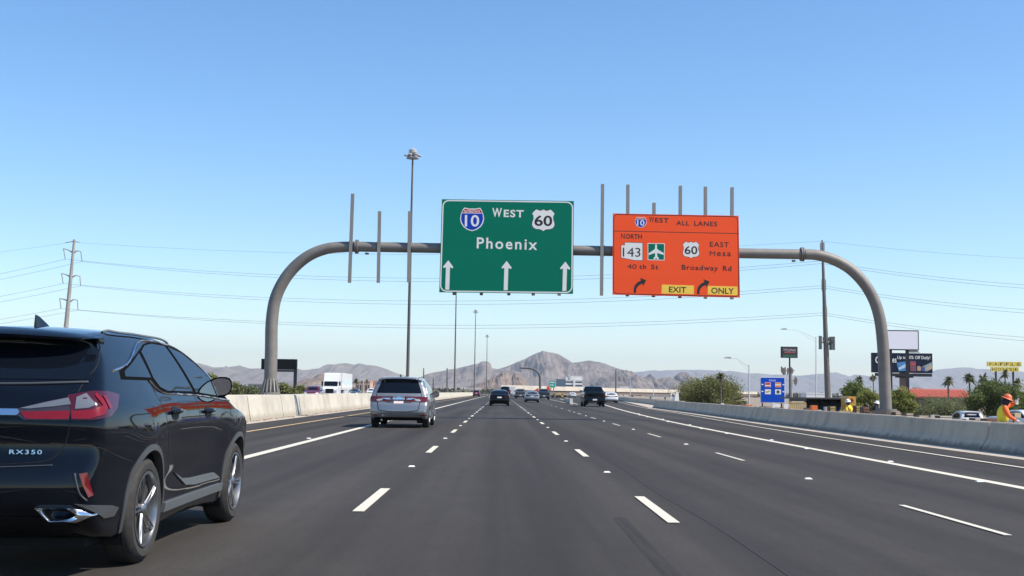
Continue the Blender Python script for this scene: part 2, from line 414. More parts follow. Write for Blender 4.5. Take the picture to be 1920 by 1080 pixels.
def body_for(kind):
    if kind in SPECS: return SPECS[kind]
    if kind == 'suv':      # large crossover seen from close by
        sil = [(.30, .27), (.12, .36), (.02, .47), (0, .6), (.015, .72), (.055, .84), (.06, .93), (.05, 1.04), (.075, 1.14), (.12, 1.24), (.19, 1.30), (.33, 1.43), (.50, 1.585), (.44, 1.61), (.41, 1.635), (.55, 1.66), (.9, 1.70), (1.4, 1.725), (1.9, 1.73), (2.4, 1.705), (2.85, 1.63), (3.3, 1.46), (3.7, 1.23), (3.9, 1.15), (4.3, 1.08), (4.62, .98), (4.8, .82), (4.86, .62), (4.82, .4), (4.65, .27), (2.5, .25)]
        B = Body(sil, [(.1, .86), (.3, .90), (.42, .92), (.6, .925), (.78, .94), (.92, .95), (1.02, .95), (1.12, .93), (1.22, .885), (1.30, .85), (1.45, .775), (1.6, .685), (1.7, .61), (1.8, .52)],
                 [(-.2, .90), (.1, .945), (.5, .985), (1.1, 1.0), (2, .99), (3, .99), (3.9, 1.0), (4.3, .975), (4.6, .93), (5, .82)], 4.86, .95, .024, cr=.16, cf=.35, flare=.028, axles=(1.1, 3.85), k=.06)
        B.wr, B.ax, B.wl = .385, (1.1, 3.85), .43
    elif kind == 'minivan':
        sil = [(.3, .3), (.1, .36), (.0, .5), (0, .66), (.03, .78), (.09, .86), (.11, 1.0), (.13, 1.1), (.19, 1.17), (.3, 1.4), (.43, 1.6), (.36, 1.655), (.36, 1.68), (.7, 1.715), (1.5, 1.745), (2.4, 1.735), (3.1, 1.65), (3.6, 1.43), (4.1, 1.16), (4.5, 1.03), (4.95, .85), (5.15, .6), (5.12, .35), (4.9, .25), (2.5, .25)]
        B = Body(sil, [(.1, .9), (.4, .955), (.7, .99), (.9, .995), (1.05, .975), (1.18, .93), (1.4, .85), (1.6, .75), (1.72, .66), (1.8, .55)],
                 [(-.2, .94), (.3, .975), (1, 1), (4, 1), (4.6, .95), (5.2, .82)], 5.16, .995, .035, cr=.10, cf=.35, flare=.012, axles=(1.1, 4.1), k=.07)
        B.wr, B.ax, B.wl = .345, (1.1, 4.1), .39
    elif kind == 'sedan':
        sil = [(.25, .27), (.05, .36), (0, .5), (.02, .66), (.07, .8), (.05, .92), (.1, 1.0), (.2, 1.03), (.5, 1.05), (.7, 1.09), (1.0, 1.27), (1.3, 1.38), (1.7, 1.44), (2.2, 1.46), (2.7, 1.41), (3.2, 1.22), (3.55, 1.04), (4.1, .94), (4.6, .8), (4.8, .6), (4.77, .33), (4.55, .24), (2.4, .22)]
        B = Body(sil, [(.1, .84), (.35, .88), (.6, .915), (.85, .92), (.98, .895), (1.06, .845), (1.2, .76), (1.38, .62), (1.5, .5)],
                 [(-.2, .92), (.3, .965), (1, 1), (3.9, 1), (4.3, .95), (4.9, .8)], 4.8, .92, .045, cr=.16, cf=.35, flare=.012, axles=(1.05, 3.85), k=.07)
        B.wr, B.ax, B.wl = .33, (1.05, 3.85), .37
    elif kind == 'pickup':
        sil = [(.2, .48), (.0, .5), (-.02, .62), (.0, .73), (.08, .76), (.09, 1.0), (.07, 1.3), (.10, 1.36), (.2, 1.385), (1.2, 1.39), (1.78, 1.40), (1.86, 1.46), (2.02, 1.82), (2.15, 1.89), (2.6, 1.93), (3.2, 1.92), (3.55, 1.82), (3.9, 1.6), (4.25, 1.38), (4.5, 1.30), (5.2, 1.23), (5.6, 1.12), (5.78, .9), (5.82, .6), (5.7, .45), (3, .42)]
        B = Body(sil, [(.1, .9), (.5, .95), (.8, .99), (1.15, .995), (1.32, .97), (1.42, .92), (1.6, .86), (1.85, .76), (2, .68)],
                 [(-.2, .98), (.3, 1), (5.1, 1), (5.5, .95), (5.9, .85)], 5.82, .995, .045, cr=.04, cf=.25, flare=.015, axles=(1.25, 4.85), k=.05, crown=.02)
        B.wr, B.ax, B.wl = .40, (1.25, 4.85), .45
    elif kind == 'smallsuv':
        sil = [(.3, .3), (.08, .38), (0, .52), (.02, .75), (.08, .95), (.12, 1.08), (.2, 1.16), (.42, 1.52), (.36, 1.58), (.6, 1.64), (1.2, 1.68), (2, 1.68), (2.6, 1.6), (3.1, 1.36), (3.45, 1.14), (4.0, 1.05), (4.4, .92), (4.58, .7), (4.55, .38), (4.35, .27), (2.4, .26)]
        B = Body(sil, [(.1, .84), (.4, .9), (.7, .92), (.95, .92), (1.08, .88), (1.2, .83), (1.4, .74), (1.6, .64), (1.7, .56)],
                 [(-.2, .92), (.3, .97), (1, 1), (3.7, 1), (4.1, .95), (4.7, .8)], 4.58, .92, .045, cr=.12, cf=.3, flare=.012, axles=(.95, 3.6), k=.07)
        B.wr, B.ax, B.wl = .35, (.95, 3.6), .39
    P, F = B.mesh([(a, B.wr, B.wl) for a in B.ax])
    me = bpy.data.meshes.new('body'); me.from_pydata(P.tolist(), [], F.tolist()); me.update(); me.shade_smooth(); B.me = me
    SPECS[kind] = B; return B
def vehicle(kind, paint, name, label, cat, loc, rz=0, style='plain', group=None):
    B = body_for(kind); root = thing(name, label, cat, loc, rz, group)
    me = B.me.copy(); me.materials.clear(); me.materials.append(paint)
    obj_from('body', me, None, root)
    for ax in B.ax:
        for sd_ in (1, -1):
            wheel(root, sd_*(B.W-.125), ax, B.wr, .23, sd_, style, spin=random.random())
            well(root, ax, B.wr, B.wl-.003, B.W-.42, B.W-.05, sd_)
    return root, B
def quick_details(kind, root, B, rear=True, light=M_RED):
    """windows, lamps, plate and mirrors for the vehicles further off"""
    if kind == 'sedan':
        B.patch([(-.60, 1.085), (.60, 1.085), (.47, 1.385), (-.47, 1.385)], 'b', 'rear_window', M_GLASS, root, step=.12)
        B.patch([(-.2, .84), (.2, .84), (.2, .71), (-.2, .71)], 'b', 'number_plate', M_PLATE, root, off=.012)
        for s_ in (1, -1):
            B.patch([(s_*.40, .90), (s_*.80, .93), (s_*.845, .80), (s_*.42, .80)], 'b', 'tail_light', light, root, off=.012, step=.1)
            B.patch([(.95, 1.07), (1.3, 1.30), (1.75, 1.385), (2.2, 1.40), (2.6, 1.34), (3.15, 1.07), (2.0, 1.03)], 'r' if s_ > 0 else 'l', 'side_window', M_GLASS, root, step=.12)
            B.patch([(s_*.05, .27), (s_*.78, .27), (s_*.78, .42), (s_*.05, .42)], 'b', 'bumper_valance', M_BLK, root, step=.15)
            mirror_pod(root, s_*.86, 3.0, 1.02, s_, M_BLK, .85)
        if not rear: pass
        B.patch([(-.58, 1.10), (.58, 1.10), (.45, 1.36), (-.45, 1.36)], 'f', 'windshield', M_GLASS, root, step=.12)
        for s_ in (1, -1): B.patch([(s_*.45, .66), (s_*.80, .68), (s_*.78, .78), (s_*.48, .76)], 'f', 'headlight', M_LAMP, root, off=.01)
        B.patch([(-.4, .36), (.4, .36), (.42, .62), (-.42, .62)], 'f', 'grille', M_BLK, root)
    if kind in ('smallsuv', 'minivan', 'suv'):
        zb, zt = (1.2, 1.55) if kind != 'smallsuv' else (1.15, 1.5)
        B.patch([(-.66, zb), (.66, zb), (.55, zt), (-.55, zt)], 'b', 'rear_window', M_GLASS, root, step=.12)
        B.patch([(-.2, .95), (.2, .95), (.2, .82), (-.2, .82)], 'b', 'number_plate', M_PLATE, root, off=.012)
        for s_ in (1, -1):
            B.patch([(s_*.5, 1.08), (s_*.86, 1.1), (s_*.87, .9), (s_*.52, .94)], 'b', 'tail_light', light, root, off=.012, step=.1)
            B.patch([(.6, 1.15), (.8, 1.42), (1.4, 1.54), (2.2, 1.54), (2.6, 1.46), (3.1, 1.16), (2.0, 1.12)], 'r' if s_ > 0 else 'l', 'side_window', M_GLASS, root, step=.12)
            mirror_pod(root, s_*.84, 2.95, 1.12, s_, M_BLK, .85)
        B.patch([(-.6, 1.18), (.6, 1.18), (.48, 1.5), (-.48, 1.5)], 'f', 'windshield', M_GLASS, root, step=.12)
        for s_ in (1, -1): B.patch([(s_*.45, .76), (s_*.80, .80), (s_*.78, .9), (s_*.48, .86)], 'f', 'headlight', M_LAMP, root, off=.01)
        B.patch([(-.42, .45), (.42, .45), (.45, .8), (-.45, .8)], 'f', 'grille', M_BLK, root)
    if kind == 'pickup':
        B.patch([(-.62, 1.47), (.62, 1.47), (.54, 1.80), (-.54, 1.80)], 'b', 'rear_window', M_GLASS, root, step=.12)
        B.patch([(-.2, .72), (.2, .72), (.2, .58), (-.2, .58)], 'b', 'number_plate', M_PLATE, root, off=.012)
        B.line([(-.78, .80), (-.78, 1.33), (.78, 1.33), (.78, .80), (-.78, .80)], 'b', 'tailgate_seam', M_SEAM, root, r=.012, curve=False)
        B.patch([(-.9, .50), (.9, .50), (.9, .56), (-.9, .56)], 'b', 'bumper_step', M_BLK, root, off=.03)
        for s_ in (1, -1):
            B.patch([(s_*.83, 1.30), (s_*.97, 1.28), (s_*.97, .86), (s_*.83, .86)], 'b', 'tail_light', light, root, off=.012, step=.1)
            B.patch([(2.2, 1.45), (2.25, 1.76), (2.9, 1.80), (3.4, 1.76), (4.0, 1.45)], 'r' if s_ > 0 else 'l', 'side_window', M_GLASS, root, step=.12)
            mirror_pod(root, s_*.93, 3.85, 1.42, s_, M_BLK, 1.15)
        B.patch([(-.66, 1.45), (.66, 1.45), (.56, 1.80), (-.56, 1.80)], 'f', 'windshield', M_GLASS, root, step=.12)
        for s_ in (1, -1): B.patch([(s_*.6, .88), (s_*.9, .88), (s_*.9, 1.08), (s_*.62, 1.08)], 'f', 'headlight', M_LAMP, root, off=.01)
        B.patch([(-.52, .7), (.52, .7), (.52, 1.08), (-.52, 1.08)], 'f', 'grille', M_BLK, root)
M_LAMP = mat('headlamp_lens', (.75, .76, .78), .08, coat=1)
PAINT = dict(
    black=mat('paint_black', (.0030, .0045, .008), .03, spec=.36),
    silver=mat('paint_silver', (.25, .26, .275), .32, metal=.55, coat=.8),
    dark=mat('paint_dark_blue', (.003, .006, .012), .05, spec=.32), white=mat('paint_white', (.66, .66, .65), .3, coat=1),
    red=mat('paint_red', (.10, .008, .016), .3, coat=1), grey=mat('paint_grey', (.07, .08, .09), .4, metal=.2, coat=.9),
    slate=mat('paint_slate', (.03, .045, .06), .4, coat=.9, spec=.2), blacky=mat('paint_black_plain', (.004, .004, .005), .05, spec=.32))
# ------------------------------------------------------------------ ground, road
def road_mat(name, c1, c2, rough=.85, tracks=True):
    m = bpy.data.materials.new(name); m.use_nodes = True; n = m.node_tree; L = n.links; b = n.nodes['Principled BSDF']
    tc = n.nodes.new('ShaderNodeTexCoord')
    def noise_(scale, stretch, detail=5, rgh=.6):
        mp = n.nodes.new('ShaderNodeMapping'); mp.inputs['Scale'].default_value = stretch; L.new(tc.outputs['Object'], mp.inputs[0])
        z = n.nodes.new('ShaderNodeTexNoise'); z.inputs['Scale'].default_value = scale; z.inputs['Detail'].default_value = detail; z.inputs['Roughness'].default_value = rgh
        L.new(mp.outputs[0], z.inputs['Vector']); return z.outputs[0]
    def mul(a, lo, hi, p0=.3, p1=.7):
        mr = n.nodes.new('ShaderNodeMapRange'); mr.inputs[1].default_value = p0; mr.inputs[2].default_value = p1; mr.inputs[3].default_value = lo; mr.inputs[4].default_value = hi
        L.new(a, mr.inputs[0]); return mr.outputs[0]
    def prod(a, b_):
        q = n.nodes.new('ShaderNodeMath'); q.operation = 'MULTIPLY'; L.new(a, q.inputs[0]); L.new(b_, q.inputs[1]); return q.outputs[0]
    v = prod(mul(noise_(90, (1, 1, 1), 3), .78, 1.22), mul(noise_(.5, (1, .12, 1), 4), .88, 1.12))
    v = prod(v, mul(noise_(1.1, (1, .015, 1), 3, .5), .70, 1.26, .35, .65))
    v = prod(v, mul(noise_(9, (1, .03, 1), 2), .93, 1.05)); v = prod(v, mul(noise_(22, (1, 1, 1), 3), .84, 1.16)); v = prod(v, mul(noise_(2.2, (1, .6, 1), 5, .7), .9, 1.08))
    v = prod(v, mul(noise_(.06, (.4, 1, 1), 2), .93, 1.06))
    if tracks:                                                       # polished, darker wheel paths along each lane
        sx = n.nodes.new('ShaderNodeSeparateXYZ'); L.new(tc.outputs['Object'], sx.inputs[0])
        a = n.nodes.new('ShaderNodeMath'); a.operation = 'MULTIPLY_ADD'; a.inputs[1].default_value = 2*math.pi/1.58; a.inputs[2].default_value = 2*math.pi*(.42); L.new(sx.outputs[0], a.inputs[0])
        s_ = n.nodes.new('ShaderNodeMath'); s_.operation = 'SINE'; L.new(a.outputs[0], s_.inputs[0])
        v = prod(v, mul(s_.outputs[0], .95, 1.05, -1, 1))
    mx = n.nodes.new('ShaderNodeMix'); mx.data_type = 'RGBA'; mx.inputs[6].default_value = (*c1, 1); mx.inputs[7].default_value = (*c2, 1)
    L.new(noise_(.25, (1, .3, 1), 3), mx.inputs[0])
    vm = n.nodes.new('ShaderNodeVectorMath'); vm.operation = 'SCALE'; L.new(mx.outputs[2], vm.inputs[0]); L.new(v, vm.inputs['Scale']); L.new(vm.outputs[0], b.inputs['Base Color'])
    b.inputs['Roughness'].default_value = rough; b.inputs['Specular IOR Level'].default_value = .3
    bp = n.nodes.new('ShaderNodeBump'); bp.inputs['Strength'].default_value = .5; bp.inputs['Distance'].default_value = .01; L.new(noise_(160, (1, 1, 1), 2), bp.inputs['Height']); L.new(bp.outputs[0], b.inputs['Normal'])
    return m
M_ASPH = road_mat('asphalt', (.035, .031, .0275), (.045, .040, .0355))
M_SHLD = road_mat('asphalt_shoulder', (.034, .031, .028), (.046, .041, .037), tracks=False)
M_DIRT = mat('desert_dirt', (.20, .155, .115), .95, col2=(.30, .245, .19), vscale=.35, bump=.4, bscale=6)
M_GUT = mat('gutter_concrete', (.36, .31, .26), .9, col2=(.46, .41, .35), vscale=2.2, bump=.3)
def conc(name, c, dark, stretch=(1, 1, .18), vs=1.6):
    m = mat(name, c, .9, col2=dark, vscale=vs, stretch=stretch, bump=.25, bscale=30)
    r = [x for x in m.node_tree.nodes if x.type == 'VALTORGB'][0]
    r.color_ramp.elements[0].position = .44; r.color_ramp.elements[1].position = .74; return m
M_WALL = conc('median_concrete', (.50, .465, .395), (.33, .305, .26), stretch=(1, .35, .22))
M_BARR = conc('barrier_concrete', (.56, .46, .345), (.36, .295, .225), stretch=(1, .8, .3), vs=1.2)
def grime(m, top, dark):
    n = m.node_tree; L = n.links; b = n.nodes['Principled BSDF']; rp = [x for x in n.nodes if x.type == 'VALTORGB'][0]; tc = [x for x in n.nodes if x.type == 'TEX_COORD'][0]
    sx = n.nodes.new('ShaderNodeSeparateXYZ'); L.new(tc.outputs['Object'], sx.inputs[0]); mp = n.nodes.new('ShaderNodeMapping'); mp.inputs['Scale'].default_value = (1, 1.3, .5); L.new(tc.outputs['Object'], mp.inputs[0])
    nz = n.nodes.new('ShaderNodeTexNoise'); nz.inputs['Scale'].default_value = 2.4; nz.inputs['Detail'].default_value = 7; nz.inputs['Roughness'].default_value = .7; L.new(mp.outputs[0], nz.inputs['Vector'])
    a = n.nodes.new('ShaderNodeMath'); a.operation = 'MULTIPLY_ADD'; a.inputs[1].default_value = -1/top; a.inputs[2].default_value = .55; L.new(sx.outputs[2], a.inputs[0])
    s_ = n.nodes.new('ShaderNodeMath'); s_.operation = 'ADD'; L.new(a.outputs[0], s_.inputs[0]); L.new(nz.outputs[0], s_.inputs[1])
    r = n.nodes.new('ShaderNodeMapRange'); r.inputs[1].default_value = .55; r.inputs[2].default_value = .85; r.inputs[3].default_value = 0; r.inputs[4].default_value = .8; L.new(s_.outputs[0], r.inputs[0])
    mx = n.nodes.new('ShaderNodeMix'); mx.data_type = 'RGBA'; mx.inputs[7].default_value = (*dark, 1); L.new(r.outputs[0], mx.inputs[0]); L.new(rp.outputs[0], mx.inputs[6]); L.new(mx.outputs[2], b.inputs['Base Color'])
grime(M_BARR, .35, (.16, .135, .11)); grime(M_WALL, .6, (.30, .265, .21))
M_CONC = mat('pale_concrete', (.50, .45, .38), .9, var=.12, vscale=.1)
M_WHITE = mat('road_paint_white', (.60, .56, .46), .7, var=.22, vscale=26)
M_YEL = mat('road_paint_yellow', (.62, .44, .22), .75, var=.18, vscale=5)
def cur(d): return 5e-5*max(0, d-270)**2
def itp(tb): a = np.array(tb, float); return lambda d: float(np.interp(d, a[:, 0], a[:, 1]))
def smooth_itp(tb):
    s = spl(tb, 10); return lambda d: float(np.interp(d, s[:, 0], s[:, 1]))
xb = smooth_itp([(-30, 11.3), (28, 11.5), (47, 11.9), (84, 13.2), (109, 13.9), (118, 14.3)])        # face of the near right barrier
xfb = smooth_itp([(100, 15.9), (118, 16.6), (147, 18.1), (211, 21.0), (300, 26.5), (420, 36)])      # face of the far right barrier
xsol = smooth_itp([(-30, 7.0), (21.5, 7.4), (38, 7.5), (48, 7.62), (64, 8.1), (90, 9.2), (118, 10.7), (180, 14.2), (300, 22)])
xedge = smooth_itp([(-30, 9.1), (22, 9.5), (36, 9.8), (50, 10.3), (74, 11.5), (109, 13.0), (183, 18.0), (300, 24.8)])
DS = [-30, -10] + list(np.arange(0, 130, 4)) + list(np.arange(130, 730, 15))
def strip(name, fl, fr, z, m, ds, kind=None, parent=None, thick=0):
    V = []; F = []
    for d in ds: V += [(fl(d), d, z), (fr(d), d, z)]
    for i in range(len(ds)-1): F.append((2*i, 2*i+1, 2*i+3, 2*i+2))
    return mesh_obj(name, V, F, m, parent, kind=kind)
gv = []; gf = []
gx = [-15000, -3000, -600, -120, -34, 0, 29, 33, 120, 300, 400, 600, 3000, 15000]; gy = [-1500, -100, 0, 100, 155, 175, 300, 700, 1500, 4000, 9000, 17500]
def gz(x, y): return -.42-1.1*min(1, max(0, (x-29)/4))*min(1, max(0, (175-y)/20))*min(1, max(0, (400-x)/100))
for y in gy:
    for x in gx: gv.append((x, y, gz(x, y)))
for j in range(len(gy)-1):
    for i in range(len(gx)-1):
        a = j*len(gx)+i; gf.append((a, a+1, a+1+len(gx), a+len(gx)))
mesh_obj('ground', gv, gf, M_DIRT, kind='structure')
road = strip('road', lambda d: -8.2+cur(d), lambda d: (xb(d)+.4 if d < 112 else xfb(min(d, 420))+.3) if d < 430 else 38+cur(d)-1.2, 0, M_ASPH, DS, kind='structure')
strip('road_shoulder', lambda d: -8.9+cur(d), lambda d: -7.42+cur(d), .004, M_SHLD, DS, kind='structure')
strip('concrete_gutter', lambda d: -9.75+cur(d), lambda d: -8.87+cur(d), .010, M_GUT, DS, kind='structure')
strip('right_gutter', lambda d: xb(d)-.72, lambda d: xb(d)+.1, .008, M_GUT, [d for d in DS if d <= 110], kind='structure')
strip('gore_apron', lambda d: xb(min(d, 110))-.5+max(0, d-108)*.075, lambda d: xfb(d)+.05, .012, M_GUT, list(np.arange(100, 215, 5)), kind='structure')
strip('opposite_road', lambda d: -34+cur(d), lambda d: -11.4+cur(d), 0, M_ASPH, DS, kind='structure')
# painted lines (pieces of the road)
def pline(name, fx, w_, m, d0, d1, z=.006):
    ds = [d for d in np.arange(d0, d1+.1, 4 if d1 < 140 else 6)]
    return strip(name, lambda d: fx(d)-w_/2, lambda d: fx(d)+w_/2, z, m, ds, parent=road)
pline('yellow_edge_line', lambda d: -7.33+cur(d), .11, M_YEL, -10, 400, .009)
pline('wide_lane_line', lambda d: -4.63+cur(d), .21, M_WHITE, -10, 420)
pline('exit_lane_line', xsol, .2, M_WHITE, -6, 210)
pline('right_edge_line', xedge, .11, M_WHITE, -6, 230, .014)
dm = bpy.data.meshes.new('lane_dash'); bm = bmesh.new(); bmesh.ops.create_cube(bm, size=1)
for v in bm.verts: v.co = Vector((v.co.x*.118, v.co.y*2.9, v.co.z*.005)) ; 
bm.to_mesh(dm); bm.free(); dm.materials.append(M_WHITE)
f3 = lambda d: 4.66 if d < 60 else 4.66+(d-60)*.007
dash_rows = [(lambda d: -1.45+cur(d), 13.85, 28), (lambda d: 1.70+cur(d), 13.15, 28), (f3, 12.45, 15)]
for fx, d0, n_ in dash_rows:
    for k in range(-1, n_):
        d = d0+11.9*k; o = obj_from('lane_dash', dm, None, road, (fx(d), d, .0085))
        if fx is f3: o.scale.x = .62
# gore paint
g0 = Vector((8.05, 134, 0))
def seg(name, a, b, w_, m):
    a, b = Vector((*a, 0)), Vector((*b, 0)); n = (b-a).cross(Vector((0, 0, 1))).normalized()*w_/2
    mesh_obj(name, [Vector((p.x, p.y, .007)) for p in (a-n, a+n, b+n, b-n)], [(0, 1, 2, 3)], m, road)
seg('gore_line', (8.0, 132), (9.4, 250), .16, M_WHITE); seg('gore_line', (8.5, 132), (12.4, 250), .16, M_WHITE)
# raised markers
mm = MB().prism([(-.055, -.05), (.055, -.05), (.05, .05), (-.05, .05)], 0, .006, 'xy').add([(-.055,-.05,.006),(.055,-.05,.006),(.05,.05,.006),(-.05,.05,.006),(-.035,-.02,.022),(.035,-.02,.022),(.035,.025,.022),(-.035,.025,.022)], [(0,1,5,4),(1,2,6,5),(2,3,7,6),(3,0,4,7),(4,5,6,7)]).build('raised_marker', mat('marker_ceramic', (.74, .74, .7), .4), None)
mme = mm.data; bpy.data.objects.remove(mm)
ORD = ['nearest', 'second nearest', 'third nearest', 'fourth nearest', 'fifth nearest', 'sixth nearest', 'seventh nearest', 'eighth nearest', 'ninth nearest', 'tenth nearest', 'eleventh nearest', 'twelfth nearest']
def markers(fx, d0, step, n_, lab, grp):
    for k in range(n_):
        d = d0+step*k; o = obj_from('raised_marker', mme, None, None, (fx(d), d, .002)); tag(o, (ORD[k]+' '+lab) if n_ > 1 else lab, 'road marker', grp)
markers(lambda d: -1.45, 7.9, 11.9, 9, 'white raised marker between the dashes left of the middle lane', 'raised markers between left lane dashes')
markers(lambda d: 1.70, 7.1, 11.9, 9, 'white raised marker between the dashes right of the middle lane', 'raised markers between right lane dashes')
markers(f3, 18.1, 11.9, 6, 'white raised marker between the thin dashes of the exit lanes', 'raised markers between exit lane dashes')
markers(lambda d: -4.86, 30.5, 11.9, 1, 'white raised marker beside the wide line left of the minivan', None)
markers(lambda d: xsol(d)+(.16 if int(d) % 2 else -.16), 18, 5.2, 12, 'white raised marker along the curving solid line on the right', 'raised markers along the solid exit line')
# dark stains and scrapes on the asphalt
M_STAIN = mat('tyre_stain', (.026, .025, .025), .8, var=.25, vscale=2)
_n = M_STAIN.node_tree; _b = _n.nodes['Principled BSDF']; _t = _n.nodes.new('ShaderNodeBsdfTransparent'); _m = _n.nodes.new('ShaderNodeMixShader'); _z = _n.nodes.new('ShaderNodeTexNoise'); _z.inputs['Scale'].default_value = 3
_r = _n.nodes.new('ShaderNodeMapRange'); _r.inputs[1].default_value = .3; _r.inputs[2].default_value = .7; _r.inputs[3].default_value = .1; _r.inputs[4].default_value = .5
_n.links.new(_z.outputs[0], _r.inputs[0]); _n.links.new(_r.outputs[0], _m.inputs[0]); _n.links.new(_t.outputs[0], _m.inputs[1]); _n.links.new(_b.outputs[0], _m.inputs[2]); _n.links.new(_m.outputs[0], _n.nodes['Material Output'].inputs[0])
def stain(pts, w_):
    P = spl([(*p,) for p in pts], 8); V = []; F = []
    for i, p in enumerate(P):
        u = i/(len(P)-1); q = w_*(1 if 0 < i < len(P)-1 else .4)
        V += [(p[0]-q/2, p[1], .005), (p[0]+q/2, p[1], .005)]
    for i in range(len(P)-1): F.append((2*i, 2*i+1, 2*i+3, 2*i+2))
    mesh_obj('tyre_stain', V, F, M_STAIN, road)
a = G(1160, 970); b = G(1205, 1010); c = G(1265, 1085); stain([(a.x+(c.x-a.x)*1.4, a.y+(c.y-a.y)*1.4), (c.x, c.y), ((a.x+c.x)/2, (a.y+c.y)/2), (a.x, a.y)], .14)
strip('pavement_seam', lambda d: 2.03+.03*math.sin(d*.7), lambda d: 2.045+.03*math.sin(d*.7), .0035, mat('seam_tar', (.029, .027, .026), .8), list(np.arange(3, 60, 1.5)), parent=road)
strip('pavement_seam', lambda d: -5.30+.02*math.sin(d*.5), lambda d: -5.285+.02*math.sin(d*.5), .0035, MATS['seam_tar'], list(np.arange(3, 60, 1.5)), parent=road)

# ------------------------------------------------------------------ left median wall, made of cast panels
def panel_mesh(prof, y0, y1, xoff0, xoff1, name):
    """prof: (x,z) closed section; sheared along the curve between its two ends"""
    n = len(prof); V = [(x+xoff0, y0, z) for x, z in prof]+[(x+xoff1, y1, z) for x, z in prof]
    F = [tuple(range(n))[::-1], tuple(range(n, 2*n))]+[(i, (i+1) % n, (i+1) % n+n, i+n) for i in range(n)]
    me = bpy.data.meshes.new(name); me.from_pydata(V, [], F)
    bm = bmesh.new(); bm.from_mesh(me); bmesh.ops.recalc_face_normals(bm, faces=bm.faces); bm.to_mesh(me); bm.free(); return me
wall = thing('median_wall', 'long sunlit cream concrete median wall left of the lanes', 'concrete wall', (0, 0, 0))
ed = [-6, 9, 24, 39, 46, 52.85]
d = 52.93
while d < 430: ed.append(d); d += 15 if d < 160 else 20
for i in range(len(ed)-1):
    y0, y1 = ed[i], ed[i+1]
    if abs(y0-52.85) < .01: continue
    if y1-y0 < .2: continue
    j = random.uniform(-.004, .004); zt = 1.0+(.07 if y0 > 57 and y0 < 62 else 0)+random.uniform(-.01, .01); back = -11.35
    if 44 < y0 < 56: zt = .98; j = .035
    prof = [(-9.60+j, 0), (-9.61+j, .09), (-9.65+j, .30), (-9.74+j, .82), (-9.77+j, zt-.02), (-9.82+j, zt), (back, zt), (back-.3, 0)]
    me = panel_mesh(prof, y0+.003, y1-.003, cur(y0), cur(y1), 'wall_panel'); obj_from('wall_panel', me, M_WALL, wall)
# rubble along the foot of the wall
V = []; F = []
for k in range(700):
    d = 26+rng.random()**1.3*75; x = -9.5+abs(rng.normal())*.16; s_ = rng.uniform(.01, .035)*(1+.012*d); b_ = len(V)
    for q in range(4): V.append((x+s_*math.cos(q*1.57+k), d+s_*2.2*math.sin(q*1.57+k), .010))
    V.append((x, d, .010+s_*.7)); F += [(b_+q, b_+(q+1) % 4, b_+4) for q in range(4)]
mesh_obj('gravel', V, F, mat('gravel_tan', (.2, .15, .11), .95, var=.4, vscale=9), kind='stuff')
# ------------------------------------------------------------------ right barrier, near run and far run
def barrier(name, label, fx, d0, d1, step, top):
    r = thing(name, label, 'concrete barrier', (0, 0, 0)); d = d0; k = 0
    while d < d1-.5:
        e = min(d+step, d1); j = random.uniform(-.012, .012); x0 = 0
        prof = [(x0+j, 0), (x0+.01+j, .07), (x0+.17+j, .30), (x0+.24+j, top-.03), (x0+.27+j, top+j*.5), (x0+.43, top+j*.5), (x0+.46, top-.03), (x0+.62, .2), (x0+.64, -.42)]
        me = panel_mesh(prof, d+.014, e-.014, fx(d), fx(e), 'barrier_segment'); obj_from('barrier_segment', me, M_BARR, r); d = e; k += 1
    return r
barrier('concrete_barrier', 'grey shaded concrete barrier running along the right shoulder in front', xb, -8, 109.5, 6.1, .70)
barrier('concrete_barrier', 'distant grey barrier set back behind the pale apron on the right', xfb, 108, 410, 12, .66)
# ------------------------------------------------------------------ far flyover
fl = thing('flyover', 'long low cream concrete flyover crossing behind the distant cars', 'bridge', (0, 0, 0))
Z1 = W(1100, 726.5, 620).z; Z0 = W(1100, 733.8, 620).z; Zb = W(1100, 739, 620).z
def FP(a, b):
    L_ = [(W(px, 730, d).x, d) for px, d in ((940, 500), (1000, 535), (1080, 590), (1150, 650), (1240, 735), (1340, 850), (1420, 960))]
    return [(x, y+a) for x, y in L_]+[(x, y+b) for x, y in L_[::-1]]
MB().prism(FP(0, 12), Z0, Z1, 'xy').build('parapet', M_CONC, fl)
MB().prism(FP(1.5, 10), Zb-.2, Z0, 'xy').build('deck', mat('deck_brown', (.16, .12, .10), .9), fl)
for px in (1010, 1095, 1185, 1262, 1330):
    p = W(px, 735, float(np.interp(px, [940, 1080, 1240, 1340], [500, 590, 735, 850]))+6); MB().box(p.x-1, p.x+1, p.y-1, p.y+1, -.42, Zb-.1).build('pier', M_CONC, fl)
fr = thing('access_ramp', 'thin white railed ramp behind the curve sign on the right', 'ramp', (0, 0, 0))
A_ = W(1214, 742.5, 300); B_ = W(1284, 742.5, 290)
MB().prism([(A_.x, A_.y), (B_.x, B_.y), (B_.x, B_.y+4), (A_.x, A_.y+4)], A_.z-.12, A_.z+.16, 'xy').build('deck', mat('white_metal', (.7, .68, .62), .6), fr)
for u in (.1, .5, .85):
    p = A_.lerp(B_, u); MB().box(p.x-.2, p.x+.2, p.y+1, p.y+1.4, -.42, A_.z-.14).build('pier', M_CONC, fr)
# ------------------------------------------------------------------ the black crossover on the left
suv, B = vehicle('suv', PAINT['black'], 'crossover_suv', 'glossy black crossover with chrome window trim in the left lane, close to the camera', 'car', (-3.48, 7.58, 0), math.radians(-.4), 'hero'); suv.scale = (1, 1, .982)
R_ = 'r'
